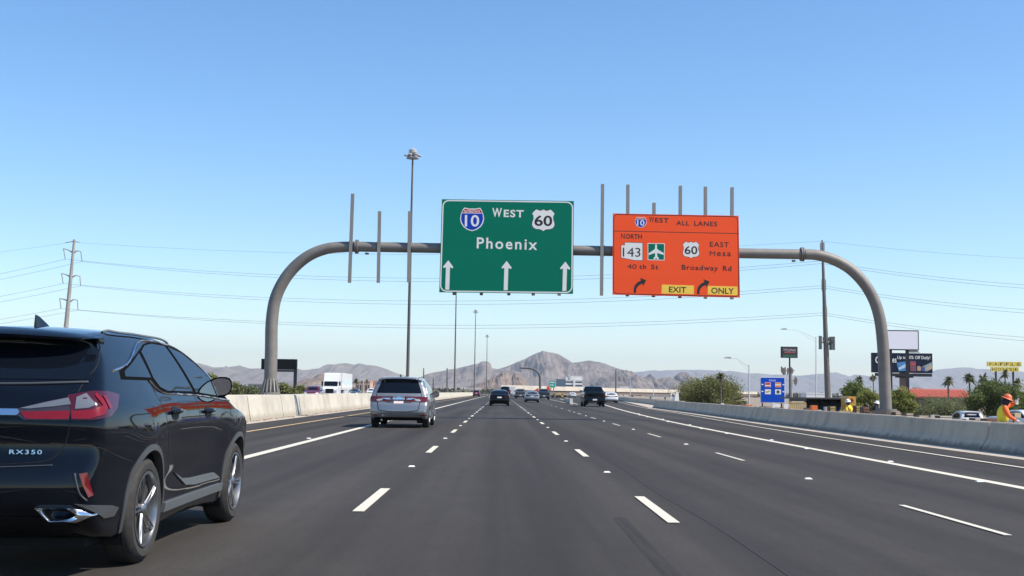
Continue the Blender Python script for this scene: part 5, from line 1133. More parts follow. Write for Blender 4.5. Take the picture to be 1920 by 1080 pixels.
def tree(px0, px1, pyt, d, label, lm, name='desert_tree', n=5000, leaf=.14, lobes=9, cat='tree', flat=1.0, trunk=True, zb=.28, round_=False, group=None, drop=.0):
    a, b = W(px0, pyt, d), W(px1, pyt, d); cx = (a.x+b.x)/2; zg = gz(cx, d); H = max(a.z, b.z)-zg; R = (b.x-a.x)/2; r = thing(name, label, cat, (cx, d, zg), 0, group)
    drop = -.42-zg
    cen = []; 
    for k in range(lobes):
        an = rng.uniform(0, 6.28); rad = R*rng.uniform(.15, .66); zz = max(H*rng.uniform(zb+.12, .78), drop+.5)
        if k < 2: rad = R*.62; an = (0 if k == 0 else math.pi)+rng.uniform(-.3, .3); zz = H*rng.uniform(.42, .55)
        if k == 2: rad = R*.2; zz = H*.78
        cr_ = R*rng.uniform(.34, .50); zz = min(zz, H-cr_*.75); cen.append((np.array([math.cos(an)*rad, math.sin(an)*rad, zz]), cr_))
    if round_: cen = [(np.array([rng.uniform(-.74, .74)*R, rng.uniform(-.6, .6)*R, max(drop+.35, H-R*rng.uniform(.36, 1.0)-rng.uniform(0, max(0, H-R*.9-drop)))]), R*rng.uniform(.2, .38)) for _ in range(lobes*3)]+[(np.array([0, 0, H-R*.52]), R*.58), (np.array([-.55*R, 0, H-R*.85]), R*.45), (np.array([.55*R, 0, H-R*.85]), R*.45)]
    ids = rng.integers(0, len(cen), n); dirs = rng.normal(size=(n, 3)); dirs /= np.linalg.norm(dirs, axis=1)[:, None]
    rad = rng.uniform(0, 1, n)**.45*(1+.24*rng.normal(size=n))
    P = np.array([cen[i][0] for i in ids])+dirs*(np.array([cen[i][1] for i in ids])*rad)[:, None]*np.array([1, 1, .72*flat])
    P[:, 2] = np.minimum(P[:, 2], H*(1.0+.02*rng.normal(size=n))); P[:, 2] = np.maximum(P[:, 2], .05)
    u = rng.normal(size=(n, 3)); v = rng.normal(size=(n, 3)); v -= u*((u*v).sum(1)/(u*u).sum(1))[:, None]
    s1 = leaf*rng.uniform(.6, 1.5, n); u *= (s1/np.linalg.norm(u, axis=1))[:, None]; v *= (s1*.55/np.linalg.norm(v, axis=1))[:, None]
    V = np.stack([P-u, P-v*.9, P+u, P+v], 1).reshape(-1, 3); F = np.arange(4*n).reshape(n, 4)
    mesh_obj('crown', V.tolist(), F.tolist(), lm, r)
    if trunk:
        mb = MB(); zf = H*zb; mb.tube([(0, 0, 0), (R*.03, 0, zf*.6), (0, R*.02, zf)], [H*.03, H*.024, H*.02], 7)
        for c_, cr_ in cen[:6]: mb.tube([(0, R*.02, zf*.9), (c_[0]*.45, c_[1]*.45, zf+(c_[2]-zf)*.6), tuple(c_)], [H*.017, H*.01, H*.004], 5)
        mb.build('trunk', M_BARK, r)
    return r
tree(1262, 1392, 703, 128, 'wide olive green palo verde tree left of the blue FOOD sign', L_OL, n=30000, leaf=.08, lobes=22, zb=.12)
tree(1262, 1300, 722, 140, 'low dark shrub at the left edge of the wide olive tree', L_GY, 'shrub', 2500, .12, 6, 'shrub', trunk=False, zb=.05)
tree(1370, 1400, 738, 128, 'sparse grey shrub between the olive tree and the lamp', L_GY, 'shrub', 1500, .12, 6, 'shrub', trunk=False, zb=.05)
tree(1574, 1630, 711, 120, 'dark green tree left of the right gantry column', L_GR, n=16000, leaf=.085, lobes=11, round_=True)
tree(1602, 1652, 724, 100, 'yellow green bushy tree touching the left side of the gantry column', L_YG, n=14000, leaf=.075, lobes=10, round_=True)
tree(1664, 1716, 721, 100, 'yellow green bushy tree just right of the gantry column', L_YG, n=14000, leaf=.075, lobes=12, round_=True)
tree(1700, 1812, 736, 105, 'large rounded dusty green bush in front of the red roof', L_GY, 'bush', 30000, .06, 12, 'bush', trunk=False, zb=.0, round_=True, flat=1.1)
tree(1806, 1906, 700, 110, 'big dark green tree behind the worker in orange', L_DK, n=30000, leaf=.085, lobes=16, round_=True)
tree(1880, 1990, 712, 120, 'green tree at the right edge of the picture', L_GR, n=22000, leaf=.085, lobes=12, round_=True)
tree(1798, 1835, 742, 112, 'dark shrub right of the rounded dusty bush', L_DK, 'shrub', 3500, .10, 7, 'shrub', trunk=False, zb=.05)
tree(372, 412, 696, 190, 'green tree beyond the crossover mirror', L_OL, n=6000, leaf=.18, lobes=9, zb=.2)
tree(398, 455, 716, 150, 'olive shrub beyond the median wall right of the crossover mirror', L_OL, 'shrub', 7000, .13, 9, 'shrub', trunk=False, zb=.05)
tree(438, 496, 724, 160, 'low olive shrub left of the gantry foot', L_GY, 'shrub', 6000, .13, 9, 'shrub', trunk=False, zb=.05)
tree(508, 560, 718, 165, 'olive shrub right of the gantry foot under the dark billboard', L_OL, 'shrub', 6000, .13, 9, 'shrub', trunk=False, zb=.05)
tree(545, 585, 722, 180, 'olive shrub left of the oncoming dark red SUV', L_OL, 'shrub', 5000, .13, 8, 'shrub', trunk=False, zb=.05)
tree(575, 612, 728, 240, 'low shrub behind the oncoming dark red SUV', L_GY, 'shrub', 3000, .16, 8, 'shrub', trunk=False, zb=.05)
M_FROND = leafmat('palm_frond', (.06, .07, .035), (.16, .16, .08)); M_PTR = mat('palm_trunk', (.13, .10, .075), .95, var=.25, vscale=5); M_SKIRT = mat('palm_skirt', (.17, .125, .08), .95)
def palm(px, pyt, d, rpx, label, fan=True, skirt=.4):
    t_ = W(px, pyt, d); H = t_.z+.42; R = rpx/FPX*d; r = thing('palm_tree', label, 'palm tree', (t_.x, d, -.42)); hc = H-R*.75
    MB().tube([(0, 0, 0), (R*.05, 0, hc*.5), (0, 0, hc)], [R*.16, R*.11, R*.12], 8).build('trunk', M_PTR, r)
    V = []; F = []
    for k in range(34):
        an = rng.uniform(0, 6.28); el = rng.uniform(-.6, 1.35); L_ = R*rng.uniform(.85, 1.15); u = np.array([math.cos(an)*math.cos(el), math.sin(an)*math.cos(el), math.sin(el)]); side = np.array([-math.sin(an), math.cos(an), 0]); pts = []
        for j in range(6):
            q = j/5; p = np.array([0, 0, hc])+u*L_*q; p[2] -= L_*.55*q*q*max(.2, math.cos(el)); pts.append(p)
        for j in range(5):
            w0 = R*.24*math.sin(math.pi*min(1, .15+j/5.5)); w1 = R*.24*math.sin(math.pi*min(.97, .15+(j+1)/5.5)) if j < 4 else .01
            for sg in (-1, 1):
                n = len(V); dr = np.array([0, 0, -.5]); V += [tuple(pts[j]), tuple(pts[j+1]), tuple(pts[j+1]+side*w1*sg+dr*w1), tuple(pts[j]+side*w0*sg+dr*w0)]; F.append((n, n+1, n+2, n+3))
    mesh_obj('fronds', V, F, M_FROND, r)
    if skirt: MB().lathe([(.001, hc-R*skirt*2), (R*.16, hc-R*skirt*2), (R*.34, hc-R*.25), (R*.2, hc), (.001, hc)], 9, 'z').build('dead_skirt', M_SKIRT, r)
palm(1777, 703, 170, 13.5, 'single slim palm in front of the red tiled roof', skirt=.12); palm(1817, 697, 175, 15, 'taller palm at the right end of the red tiled roof', skirt=.15)
palm(1843, 698, 190, 14, 'palm half sunk behind the big dark tree', skirt=0); palm(1884, 692, 190, 11, 'small palm in front of the yellow letter sign', skirt=0); palm(1908, 708, 170, 14, 'pale palm crown at the right picture edge', skirt=0)
palm(1611, 703, 230, 10.5, 'palm crown left of the gantry column above the dark tree', skirt=0); palm(1637, 701, 220, 8.5, 'drooping palm touching the left edge of the gantry column', skirt=.5)
palm(1351, 696, 122, 11.5, 'palm rising at the right end of the olive tree', skirt=.45); palm(1328, 707, 190, 8, 'small palm head in the middle of the olive tree', skirt=0)
palm(668, 709, 290, 7.5, 'palm right behind the white trailer', skirt=.3); palm(688, 711, 360, 4.5, 'small palm between the two pink buildings', skirt=.2); palm(679, 713, 370, 4, 'smallest palm in front of the left pink building', skirt=.2)
# ------------------------------------------------------------------ roadside signs and billboards
M_BBK = mat('billboard_dark', (.018, .02, .026), .5, spec=.1); M_BRN = mat('post_brown', (.16, .10, .085), .7); M_DKP = mat('post_dark', (.028, .03, .036), .6, spec=.15)
def box_sign(name, label, cat, px0, px1, py0, py1, d, fm, posts, pb=744, edge=None, th=.5, e=.18):
    slope = .0136; a, b = W(px0, py0, d), W(px1, py0, d); c_ = W(px0, py1, d); x0, x1 = a.x, b.x; z1, z0 = (a.z+b.z)/2-0.0, (c_.z+W(px1, py1, d).z)/2
    cx = (x0+x1)/2; r = thing(name, label, cat, (cx, d, -.42)); X0, X1, Z0, Z1 = x0-cx, x1-cx, z0+.42, z1+.42
    MB().box(X0, X1, 0, th, Z0, Z1).build('cabinet', edge or M_DKP, r); MB().box(X0+e, X1-e, -.03, 0, Z0+e, Z1-e).build('sign_face', fm, r)
    for px, w_ in posts: p = W(px, py1, d); MB().box(p.x-cx-w_/2, p.x-cx+w_/2, .1, .1+w_, 0, Z0+.1).build('post', M_DKP, r)
    return r, (X0, X1, Z0, Z1)
def on(r, box, px, py, d): p = W(px, py, d); return p.x-r.location.x, p.z-r.location.z
# blue food sign
bs, bx_ = box_sign('service_sign', 'blue roadside FOOD sign with four small logo panels', 'road sign', 1425.5, 1472, 707, 755.5, 130, reflective('sign_blue', (.004, .07, .48)), [(1430, .12), (1466, .12)], edge=M_SWH, th=.06, e=.07)
X0, X1, Z0, Z1 = bx_; wd = X1-X0; hg = Z1-Z0
obj_from('lettering', text_mesh('FOOD', .72, .20, .0, 1.1), M_SWH, bs, (-.02, -.03, Z1-.37))
def logo(u, v, cols, kind):
    x, z = X0+wd*u, Z1-hg*v; b = MB().box(x-.32, x+.32, -.045, -.03, z-.27, z+.27).build('logo_panel', M_SWH, bs)
    for (a0, a1, c0, c1, m) in cols: MB().box(x+a0, x+a1, -.052, -.045, z+c0, z+c1).build('logo_print', m, bs)
mr = mat('logo_red', (.60, .05, .06), .5); mo_ = mat('logo_orange', (.75, .22, .05), .5); mg = mat('logo_gold', (.50, .45, .16), .5); mgn = mat('logo_green', (.10, .20, .14), .5)
logo(.30, .30, [(-.28, .28, -.02, .24, mr), (-.28, .28, -.25, -.16, mr)], 0); logo(.71, .30, [(-.29, .29, .10, .25, mo_), (-.29, .29, -.25, -.05, mo_)], 0)
logo(.30, .57, [(-.24, .05, -.10, .05, mg), (-.02, .24, -.02, .12, mg)], 0); logo(.71, .57, [], 1)
MB().lathe([(.12, -.052), (.19, -.052), (.19, -.045), (.12, -.045)], 16, 'y', (X0+wd*.71, 0, Z1-hg*.57)).build('logo_print', mgn, bs); MB().box(X0+wd*.71-.05, X0+wd*.71+.05, -.052, -.045, Z1-hg*.57-.12, Z1-hg*.57+.12).build('logo_print', mgn, bs)
for u, v, sg in ((.08, .29, -1), (.93, .29, 1), (.08, .56, -1), (.93, .56, 1)):
    x, z = X0+wd*u, Z1-hg*v; MB().prism([(x+sg*.13, z), (x, z+.10), (x, z+.04), (x-sg*.13, z+.04), (x-sg*.13, z-.04), (x, z-.04), (x, z-.10)], -.04, -.03).build('arrow', M_SWH, bs)
# TitleMax style pole sign
ts, tb = box_sign('pole_sign', 'black and green sign on a tall pole above the blue FOOD sign', 'sign', 1465, 1495.5, 650, 671, 250, mat('sign_charcoal', (.03, .022, .028), .5), [(1481, .28)], th=.7, e=.12)
x, z = on(ts, tb, 1480.5, 656.5, 250); obj_from('lettering', text_mesh('TITLEMAX', 2.7, .52, .0, 1.0), mat('letter_pinkish', (.66, .5, .5), .5), ts, (x, -.04, z))
x, z = on(ts, tb, 1481, 660.8, 250); MB().box(x-1.2, x+1.2, -.05, -.03, z-.10, z+.06).build('underline', mat('letter_red', (.45, .10, .10), .5), ts)
x, z = on(ts, tb, 1480.5, 667.5, 250); MB().box(x-1.45, x+1.45, -.05, -.03, z-.3, z+.3).build('green_band', mat('band_green', (.03, .10, .06), .5), ts)
ct = thing('cell_tower', 'dark antenna pole with clustered phone antennas beside the tall pole sign', 'antenna mast', (W(1484, 745, 225).x, 225, -.42)); o_ = Vector(ct.location)
tt_ = W(1483, 688, 225)-o_; MB().tube([(0, 0, 0), tt_], [.28, .2], 8).build('pole', M_POLE, ct)
for i, (x, y0, y1) in enumerate(((1465.5, 687, 698), (1468, 689, 701), (1471, 690, 703), (1474.5, 688, 702), (1477, 690, 703), (1479.5, 690, 700), (1486.5, 690, 700), (1488.5, 692, 700), (1490, 710, 720), (1492.5, 706, 723), (1495, 708, 720), (1486, 713, 718))):
    p, q = W(x, y0, 224), W(x, y1, 224); MB().box(p.x-o_.x-.11, p.x-o_.x+.11, -1+.3*(i % 4), -.8+.3*(i % 4), q.z+.42, p.z+.42).build('antenna', mat('antenna_brown', (.17, .145, .12), .7), ct)
for y in (695, 714): MB().tube([W(1466 if y < 700 else 1482, y, 225)-o_, W(1490 if y < 700 else 1496, y, 225)-o_], .07, 5).build('antenna_bracket', M_DKP, ct)
# white blank billboard, promo billboard, dark billboard
wb, wbx = box_sign('blank_billboard', 'blank white billboard on two dark posts right of the gantry column', 'billboard', 1650, 1722.5, 619, 656.5, 185, mat('blank_white', (.78, .77, .83), .6), [(1670.5, .40), (1702, .42), (1652, .3)], th=.7, e=.16)
bb, bbx = box_sign('billboard', 'dark promotional billboard with snack packets reading 0% Off Daily!', 'billboard', 1635.5, 1748, 662, 699, 260, mat('bill_navy', (.010, .018, .040), .6, spec=.1), [], th=1.0, e=.12)
Zb_ = bbx[2]; p = W(1697, 700, 260); MB().box(p.x-bb.location.x-.75, p.x-bb.location.x+.75, .2, 1.6, 0, Zb_).build('post', M_BRN, bb)
x0_, z0_ = on(bb, bbx, 1640, 702, 260); x1_, _ = on(bb, bbx, 1745, 702, 260); MB().box(x0_, x1_, -.9, .0, z0_-.35, z0_+.30).build('catwalk', M_DKP, bb); xq, zq = on(bb, bbx, 1690, 705, 260); MB().box(xq-1, xq+2.6, -.2, 1.2, zq-.35, zq+.2).build('bracket', M_DKP, bb)
def bt(s_, xa, xb2, ya, yb, m=M_SWH): a = on(bb, bbx, xa, ya, 260); b = on(bb, bbx, xb2, yb, 260); obj_from('lettering', text_mesh(s_, b[0]-a[0], a[1]-b[1], .012), m, bb, ((a[0]+b[0])/2, -.035, (a[1]+b[1])/2))
bt('Up to', 1682.5, 1699, 667, 675); bt('0% Off Daily!', 1704.5, 1744, 667, 675.5); bt('es', 1673, 1681, 672, 680); bt('C', 1641, 1650, 668, 681.5)
def bpoly(L_, m, name='picture_print', k=1): MB().prism([on(bb, bbx, *p, 260) for p in L_], -.03-.012*k, -.03).build(name, m, bb)
bpoly([(1681, 680), (1699.5, 677.5), (1701, 695), (1685, 696)], mat('pack_blue', (.05, .22, .48), .5)); bpoly([(1684, 690), (1698, 682), (1699, 688), (1686, 694)], mat('pack_pale', (.45, .6, .72), .5), k=2)
bpoly([(1706, 677), (1717, 677), (1718, 696), (1707, 696)], mat('pack_plum', (.20, .06, .09), .5)); bpoly([(1708, 681), (1715, 681), (1715, 684), (1708, 684)], mr, k=2)
bpoly([(1719.5, 687), (1724, 686), (1727, 689), (1726.5, 695), (1720, 695.5)], mat('pack_tan', (.50, .30, .17), .5), k=3); bpoly([(1728, 688), (1747, 679), (1747.5, 692), (1738, 696), (1728, 696)], mat('pack_grey', (.28, .33, .34), .5)); bpoly([(1728, 688), (1734, 688), (1734, 696), (1728, 696)], mat('pack_navy', (.03, .08, .25), .5), k=2); bpoly([(1735, 691), (1746, 684), (1748, 689), (1740, 695)], mat('pack_beige', (.50, .36, .24), .5), k=2)
a = on(bb, bbx, 1704, 661, 260); b = on(bb, bbx, 1725, 661, 260); MB().prism([(a[0], a[1]), (b[0], b[1]), (b[0]-.6, b[1]+.4), ((a[0]+b[0])/2+.3, a[1]+.95), (a[0]+.1, a[1]+.85)], .0, .5).build('roof_hump', mat('hump_grey', (.16, .17, .18), .8), bb)
db, dbx = box_sign('dark_billboard', 'small dark unlit billboard on a side post right behind the gantry foot', 'billboard', 490, 557, 673, 693, 220, mat('bill_black', (.008, .010, .012), .6, spec=.08), [(553.5, .55)], th=.6, e=.1)
x0_, z0_ = on(db, dbx, 516, 695.5, 220); x1_, _ = on(db, dbx, 557, 695.5, 220); MB().box(x0_, x1_, -.5, .3, z0_-.14, z0_+.2).build('catwalk', M_DKP, db)
# yellow letter sign
ws = thing('letter_sign', 'two-row yellow WAFFLE HOUSE letter sign on poles at the right', 'sign', (W(1882, 688, 230).x, 230, -.42)); o_ = Vector(ws.location)
Mtile = mat('tile_yellow', (.75, .60, .10), .5)
for row, (st, xa, xb2, ya, yb) in enumerate((('WAFFLE', 1851, 1916, 678, 687), ('HOUSE', 1858, 1911, 688, 696.5))):
    n_ = len(st)
    for i, ch in enumerate(st):
        w_ = (xb2-xa)/n_; a, b = W(xa+w_*i+.5, ya+.1*i, 230)-o_, W(xa+w_*(i+1)-.5, yb+.1*i, 230)-o_
        MB().box(a.x, b.x, 0, .4, b.z, a.z).build('letter_tile', Mtile, ws); obj_from('lettering', text_mesh(ch, (b.x-a.x)*.62, (a.z-b.z)*.68, .012), M_SBK, ws, ((a.x+b.x)/2, -.004, (a.z+b.z)/2))
for px in (1868, 1900.5): p = W(px, 696, 230)-o_; MB().box(p.x-.14, p.x+.14, .1, .38, 0, p.z+.3).build('post', M_DKP, ws)
# second gantry, small signs at the gore
g2 = thing('cantilever_gantry', 'small dark curved cantilever pole far ahead over the lanes', 'sign gantry', (W(1012.5, 735, 330).x, 330, -.42)); o_ = Vector(g2.location)
P = [(q[0], q[1]) for q in spl([(1012.5, 740), (1012.5, 718), (1012, 706), (1008.5, 698), (1001, 692.5), (990, 690.5), (975, 690)], 6)]; MB().tube([W(x, y, 330)-o_ for x, y in P], [.32-.12*i/(len(P)-1) for i in range(len(P))], 10).build('pole', M_MAST, g2, smooth=True)
def small_sign(name, label, cat, pts, d, m, post_px=None, deco=None, rim=None):
    P = [W(*p, d) for p in pts]; cx = sum(p.x for p in P)/len(P); zl = min(p.z for p in P); r = thing(name, label, cat, (cx, d, -.42))
    MB().prism([(p.x-cx, p.z+.42) for p in P], 0, .08).build('panel', m, r)
    for px in (post_px or []): q = W(px, 735, d); MB().box(q.x-cx-.1, q.x-cx+.1, .09, .25, 0, zl+.8).build('post', M_POST, r)
    if deco:
        for (L_, mm_) in deco: MB().prism([(W(*p, d).x-cx, W(*p, d).z+.42) for p in L_], -.03, .0).build('legend', mm_, r)
    return r
M_TEAL = reflective('sign_teal', (.02, .42, .30))
small_sign('exit_sign', 'small teal green exit sign in front of the office building', 'road sign', [(1030, 714), (1041, 715), (1041, 727), (1030, 726)], 290, M_TEAL, [1033, 1038], [([(1031.5, 716), (1039.5, 716.6), (1039.5, 718.6), (1031.5, 718)], M_SWH), ([(1034, 721), (1038.5, 721.3), (1036.5, 724.5)], M_SWH), ([(1032, 720.5), (1034, 720.6), (1033.5, 724), (1032, 724)], M_SWH)])
small_sign('work_sign', 'orange diamond work sign tilted right above a dark pickup', 'road sign', [(1025.5, 725), (1029, 723.5), (1032.5, 731), (1028, 734), (1024, 730)], 260, reflective('work_orange', (.85, .10, .04)), [1028])
small_sign('work_sign', 'orange work sign left of the second gantry pole, behind the silver sedan', 'road sign', [(1002.5, 731), (1008.5, 727.5), (1010.5, 731), (1007, 734.5), (1003, 734)], 262, MATS['work_orange'], [1006])
cs = small_sign('curve_sign', 'small white sign with a black bent arrow above the right barrier', 'road sign', [(1257.5, 737.5), (1267, 737.5), (1267, 750), (1257.5, 750)], 118, M_SWH, [1262], [([(1259.8, 739.6), (1261.3, 738.6), (1263.2, 740.6), (1264.2, 744.5), (1262.8, 745), (1262, 742.4), (1260.6, 742.6)], M_SBK)])
p = W(1270, 750, 118); bk = MB().prism([(-.32, 0), (.18, 0), (.10, 1.0), (-.02, 1.25), (-.2, .9)], -.15, .15).build('white_marker', M_SWH, None, loc=(p.x, 118, .35)); tag(bk, 'white upright marker beside the bent arrow sign', 'marker')
# crash cushion at the gore
cc = thing('crash_cushion', 'white narrow crash cushion standing in the gore between the exit lane and main lanes', 'crash barrier', (8.05, 136, 0))
for i in range(5): MB().box(-.16, .16, i*.9, i*.9+.84, .0, .6).build('cushion_segment', mat('cushion_white', (.66, .65, .6), .6) if i == 0 else M_BARR, cc)
gb = thing('gore_barrier', 'low cream concrete barrier splitting away behind the crash cushion', 'concrete barrier', (8.2, 142, 0))
for i in range(6):
    x0_ = .2+i*.30; MB().add([(x0_-.2, i*8, 0), (x0_+.2, i*8, 0), (x0_+.1, i*8, .5), (x0_-.1, i*8, .5), (x0_+.1, i*8+7.95, 0), (x0_+.5, i*8+7.95, 0), (x0_+.4, i*8+7.95, .5), (x0_+.2, i*8+7.95, .5)], [(0, 1, 2, 3), (7, 6, 5, 4), (0, 4, 5, 1), (1, 5, 6, 2), (2, 6, 7, 3), (3, 7, 4, 0)]).build('barrier_segment', M_CONC, gb)
M_MYEL = mat('machine_yellow', (.62, .40, .05), .5)
def machine(px0, px1, pyt, d, label, kind=0):
    a, b = W(px0, pyt, d), W(px1, pyt, d); cx = (a.x+b.x)/2; w_ = b.x-a.x; r = thing('construction_machine', label, 'construction machine', (cx, d, 0)); H = a.z
    MB().prism([(-w_*.5, .6), (w_*.5, .6), (w_*.5, H*.65), (w_*.15, H*.7), (w_*.1, H), (-w_*.3, H), (-w_*.35, H*.7), (-w_*.5, H*.6)], 0, 2.2).build('body', M_MYEL, r)
    MB().prism([(-w_*.22, H*.72), (w_*.03, H*.72), (w_*.0, H*.94), (-w_*.2, H*.94)], -.04, 0).build('cab_window', M_DGL, r)
    for x in (-w_*.33, w_*.33): MB().lathe([(.001, -.2), (.38, -.2), (.38, .2), (.001, .2)], 14, 'y', (x, 0, .38)).build('wheel', M_TYRE, r)
    if kind: MB().tube([(w_*.3, 1, H*.5), (w_*.7, 1, H*1.0), (w_*1.1, 1, H*.25)], .12, 6).build('boom', M_MYEL, r)
machine(1034, 1047, 737.5, 285, 'yellow construction machine behind the gore beside the dark pickup', 1)
machine(1048, 1062, 738.5, 300, 'second pale yellow machine right of the first in the gore', 0)
# ------------------------------------------------------------------ work site beyond the right barrier
M_TARP = mat('black_tarp', (.026, .028, .031), .42, bump=.8, bscale=1.5); M_TIMB = mat('timber_yellow', (.50, .36, .14), .7, var=.15, vscale=2); M_RUST = mat('rust_clay', (.26, .13, .09), .9, var=.3, vscale=1.5)
sh = thing('tarp_shelter', 'long low shelter wrapped in black tarpaulin at the foot of the power pole', 'shelter', (W(1530, 755, 92).x, 92, -.42)); o_ = Vector(sh.location)
def S(px, py, d=92): p = W(px, py, d)-o_; return p
V = []; F = []; n_ = 26
for i in range(n_+1):
    u = i/n_; x = S(1510, 750).x*(1-u)+S(1588, 750).x*u; top = S(1510, 746.5).z; w_ = .10*math.sin(i*2.3)+.07*math.sin(i*5.1)
    V += [(x, w_*.5, 0), (x+.12, .25+w_, top*.5), (x+.2*u, .75+w_*.5, top-.12*abs(math.sin(i*1.1))), (x+.2*u, 2.6, top)]
for i in range(n_):
    for k in range(3): a = i*4+k; F.append((a, a+4, a+5, a+1))
MB().add(V, F).build('tarp', M_TARP, sh, smooth=True, angle=80)
a, b = S(1478, 747), S(1590, 745.5); MB().box(a.x, b.x, -.25, 2.7, a.z-.02, a.z+.10).build('roof_sheet', mat('roof_sheet_dark', (.05, .05, .05), .6), sh)
a, b = S(1479, 747.5), S(1510, 752.5); MB().box(a.x, b.x, -.3, -.05, b.z, a.z).build('dark_beam', M_TARP, sh)
rk = thing('timber_rack', 'yellow timber rack with slanted legs left of the black tarpaulin', 'rack', (W(1495, 755, 90).x, 90, -.42)); o_ = Vector(rk.location)
a, b = S(1479, 753.5, 90), S(1511, 756, 90); MB().box(a.x, b.x, 0, .15, b.z, a.z).build('top_rail', M_TIMB, rk)
for i in range(8): x = a.x+(b.x-a.x)*(i+.3)/8; MB().prism([(x, 0), (x+.09, 0), (x+.17, b.z), (x+.06, b.z)], .02, .12).build('leg', M_TIMB, rk)
la = thing('loader_machine', 'yellow machine with an orange warning triangle right of the tarpaulin', 'construction machine', (W(1597, 755, 88).x, 88, -.42)); o_ = Vector(la.location)
a, b = S(1590, 743, 88), S(1605, 766, 88); MB().prism([(a.x, b.z*.9), (b.x, b.z*.9), (b.x, a.z-.1), (b.x-.05, a.z), (a.x+.1, a.z), (a.x, a.z-.1)], 0, 1.8).build('body', mat('machine_orange_yellow', (.55, .30, .05), .5), la)
a, b, c_ = S(1597.5, 745.5, 88), S(1601.5, 752.5, 88), S(1593.5, 752.5, 88); MB().prism([(a.x, a.z), (b.x, b.z), (c_.x, c_.z)], -.04, .0).build('warning_triangle', mat('triangle_red', (.50, .06, .04), .5), la)
a, b, c_ = S(1597.5, 747.5, 88), S(1599.8, 751.5, 88), S(1595.2, 751.5, 88); MB().prism([(a.x, a.z), (b.x, b.z), (c_.x, c_.z)], -.06, -.04).build('triangle_centre', M_DKP, la)
MB().box(-.5, .5, -.3, 2.4, 0, .35).build('track', M_DKP, la)
# stacked blocks, boards and pallets along the top of the barrier
items = [(1352, 1358, 756, 761, 'white marker post left of the blue sign', 'marker', M_SWH), (1341, 1344, 757, 760, 'tiny white delineator on the barrier', 'marker', M_SWH), (1299.5, 1302.5, 754.5, 758, 'tiny white delineator above the olive tree foot', 'marker', M_SWH),
 (1428, 1436, 761, 767, 'small rust brown block pile under the blue sign', 'blocks', M_RUST), (1442, 1457, 762, 768, 'rust brown pallet left of the white bracket', 'pallet', M_RUST), (1447, 1463, 757, 759.5, 'white horizontal board under the blue sign', 'board', M_SWH), (1449, 1452.5, 755, 766, 'white upright bracket under the blue sign', 'bracket', M_SWH), (1467, 1478, 763, 768, 'low rust brown block near the timber rack', 'blocks', M_RUST),
 (1470, 1478, 757.5, 761.5, 'white angled board left of the timber rack', 'board', M_SWH), (1512, 1530, 764.5, 769.5, 'rust clay heap in front of the tarpaulin', 'pallet', M_RUST), (1535, 1541, 768.5, 771.5, 'small pale block in front of the tarpaulin', 'block', M_CREAM), (1548, 1557, 763, 772, 'square white box in front of the tarpaulin', 'box', M_CREAM), (1560, 1572, 770, 774, 'flat pale pallet right of the white box', 'pallet', M_RUST), (1574, 1604, 769.5, 773.5, 'long yellow timber stack below the yellow machine', 'timber', M_TIMB),
 (1604, 1619, 767.5, 769.5, 'thin white board right of the yellow machine', 'board', M_SWH), (1616.5, 1620, 775, 779, 'small white cap on top of the barrier', 'cap', M_SWH), (1630, 1640, 771, 776, 'rust brown pallet left of the gantry column foot', 'pallet', M_RUST), (1680, 1689, 772, 778, 'grey block cage right of the gantry column foot', 'cage', M_BARR), (1700, 1712, 774, 781, 'grey wire crate in front of the rounded bush', 'crate', M_BARR), (1724, 1741, 778, 784, 'dull crate stack below the rounded bush', 'crate', M_BARR),
 (1746, 1762, 778, 782.5, 'white low board in front of the rounded bush', 'board', M_CREAM), (1763, 1785, 778.5, 784, 'white and grey crates under the rounded bush', 'crate', M_CREAM), (1829, 1843, 783, 790, 'pale crate in front of the white van', 'crate', M_CREAM), (1851, 1872, 784, 793, 'rust and cream block pile left of the worker in orange', 'blocks', M_RUST)]
items += [(1400, 1411, 759, 766, 'orange traffic barrel group left of the blue sign post', 'barrel', mat('barrel_orange', (.75, .17, .03), .6)), (1522, 1533, 760, 769, 'orange water barrel before the tarpaulin', 'barrel', MATS['barrel_orange']),
 (1606, 1616, 760, 769, 'yellow tool crate between the machine and the gantry column', 'crate', M_TIMB), (1619, 1629, 762, 772, 'rust clay bundle between the white board and the gantry column', 'pallet', M_RUST), (1384, 1396, 757, 763, 'rust clay pipe bundle right of the olive tree', 'pallet', M_RUST), (1557, 1566, 761, 770, 'yellow timber bundle behind the white box', 'timber', M_TIMB)]
for px0, px1, y0, y1, lab, cat, m in items:
    d = float(np.interp(px0, [1290, 1350, 1480, 1620, 1700, 1870], [118, 98, 70, 60, 52, 40])); a, b = W(px0, y0, d), W(px1, y1, d); cx = (a.x+b.x)/2; w_ = (b.x-a.x)/2; z0 = b.z-.25
    r = thing(cat if cat not in ('blocks',) else 'block_pile', lab, cat if cat != 'blocks' else 'block pile', (cx, d, -.42))
    h0 = -.0; hh = a.z+.42; lo = b.z+.42-.15
    if cat in ('pallet', 'crate', 'blocks', 'timber', 'cage'):
        n_ = 3
        for j in range(n_): MB().box(-w_, w_, 0, .5, lo+(hh-lo)*j/n_, lo+(hh-lo)*(j+.72)/n_).build('slat', m, r)
        for j in range(4): x = -w_+2*w_*j/3; MB().box(x-.05, x+.05, .03, .47, 0, hh-.02).build('upright', mat('dark_wood', (.12, .09, .07), .9), r)  # uprights in plain dark brown wood
    else:
        MB().box(-w_, w_, 0, .14 if cat in ('board', 'marker', 'bracket') else .4, lo, hh).build('panel', m, r); MB().box(-.04, .04, .16, .22, 0, lo+.05).build('post', M_DKP, r)
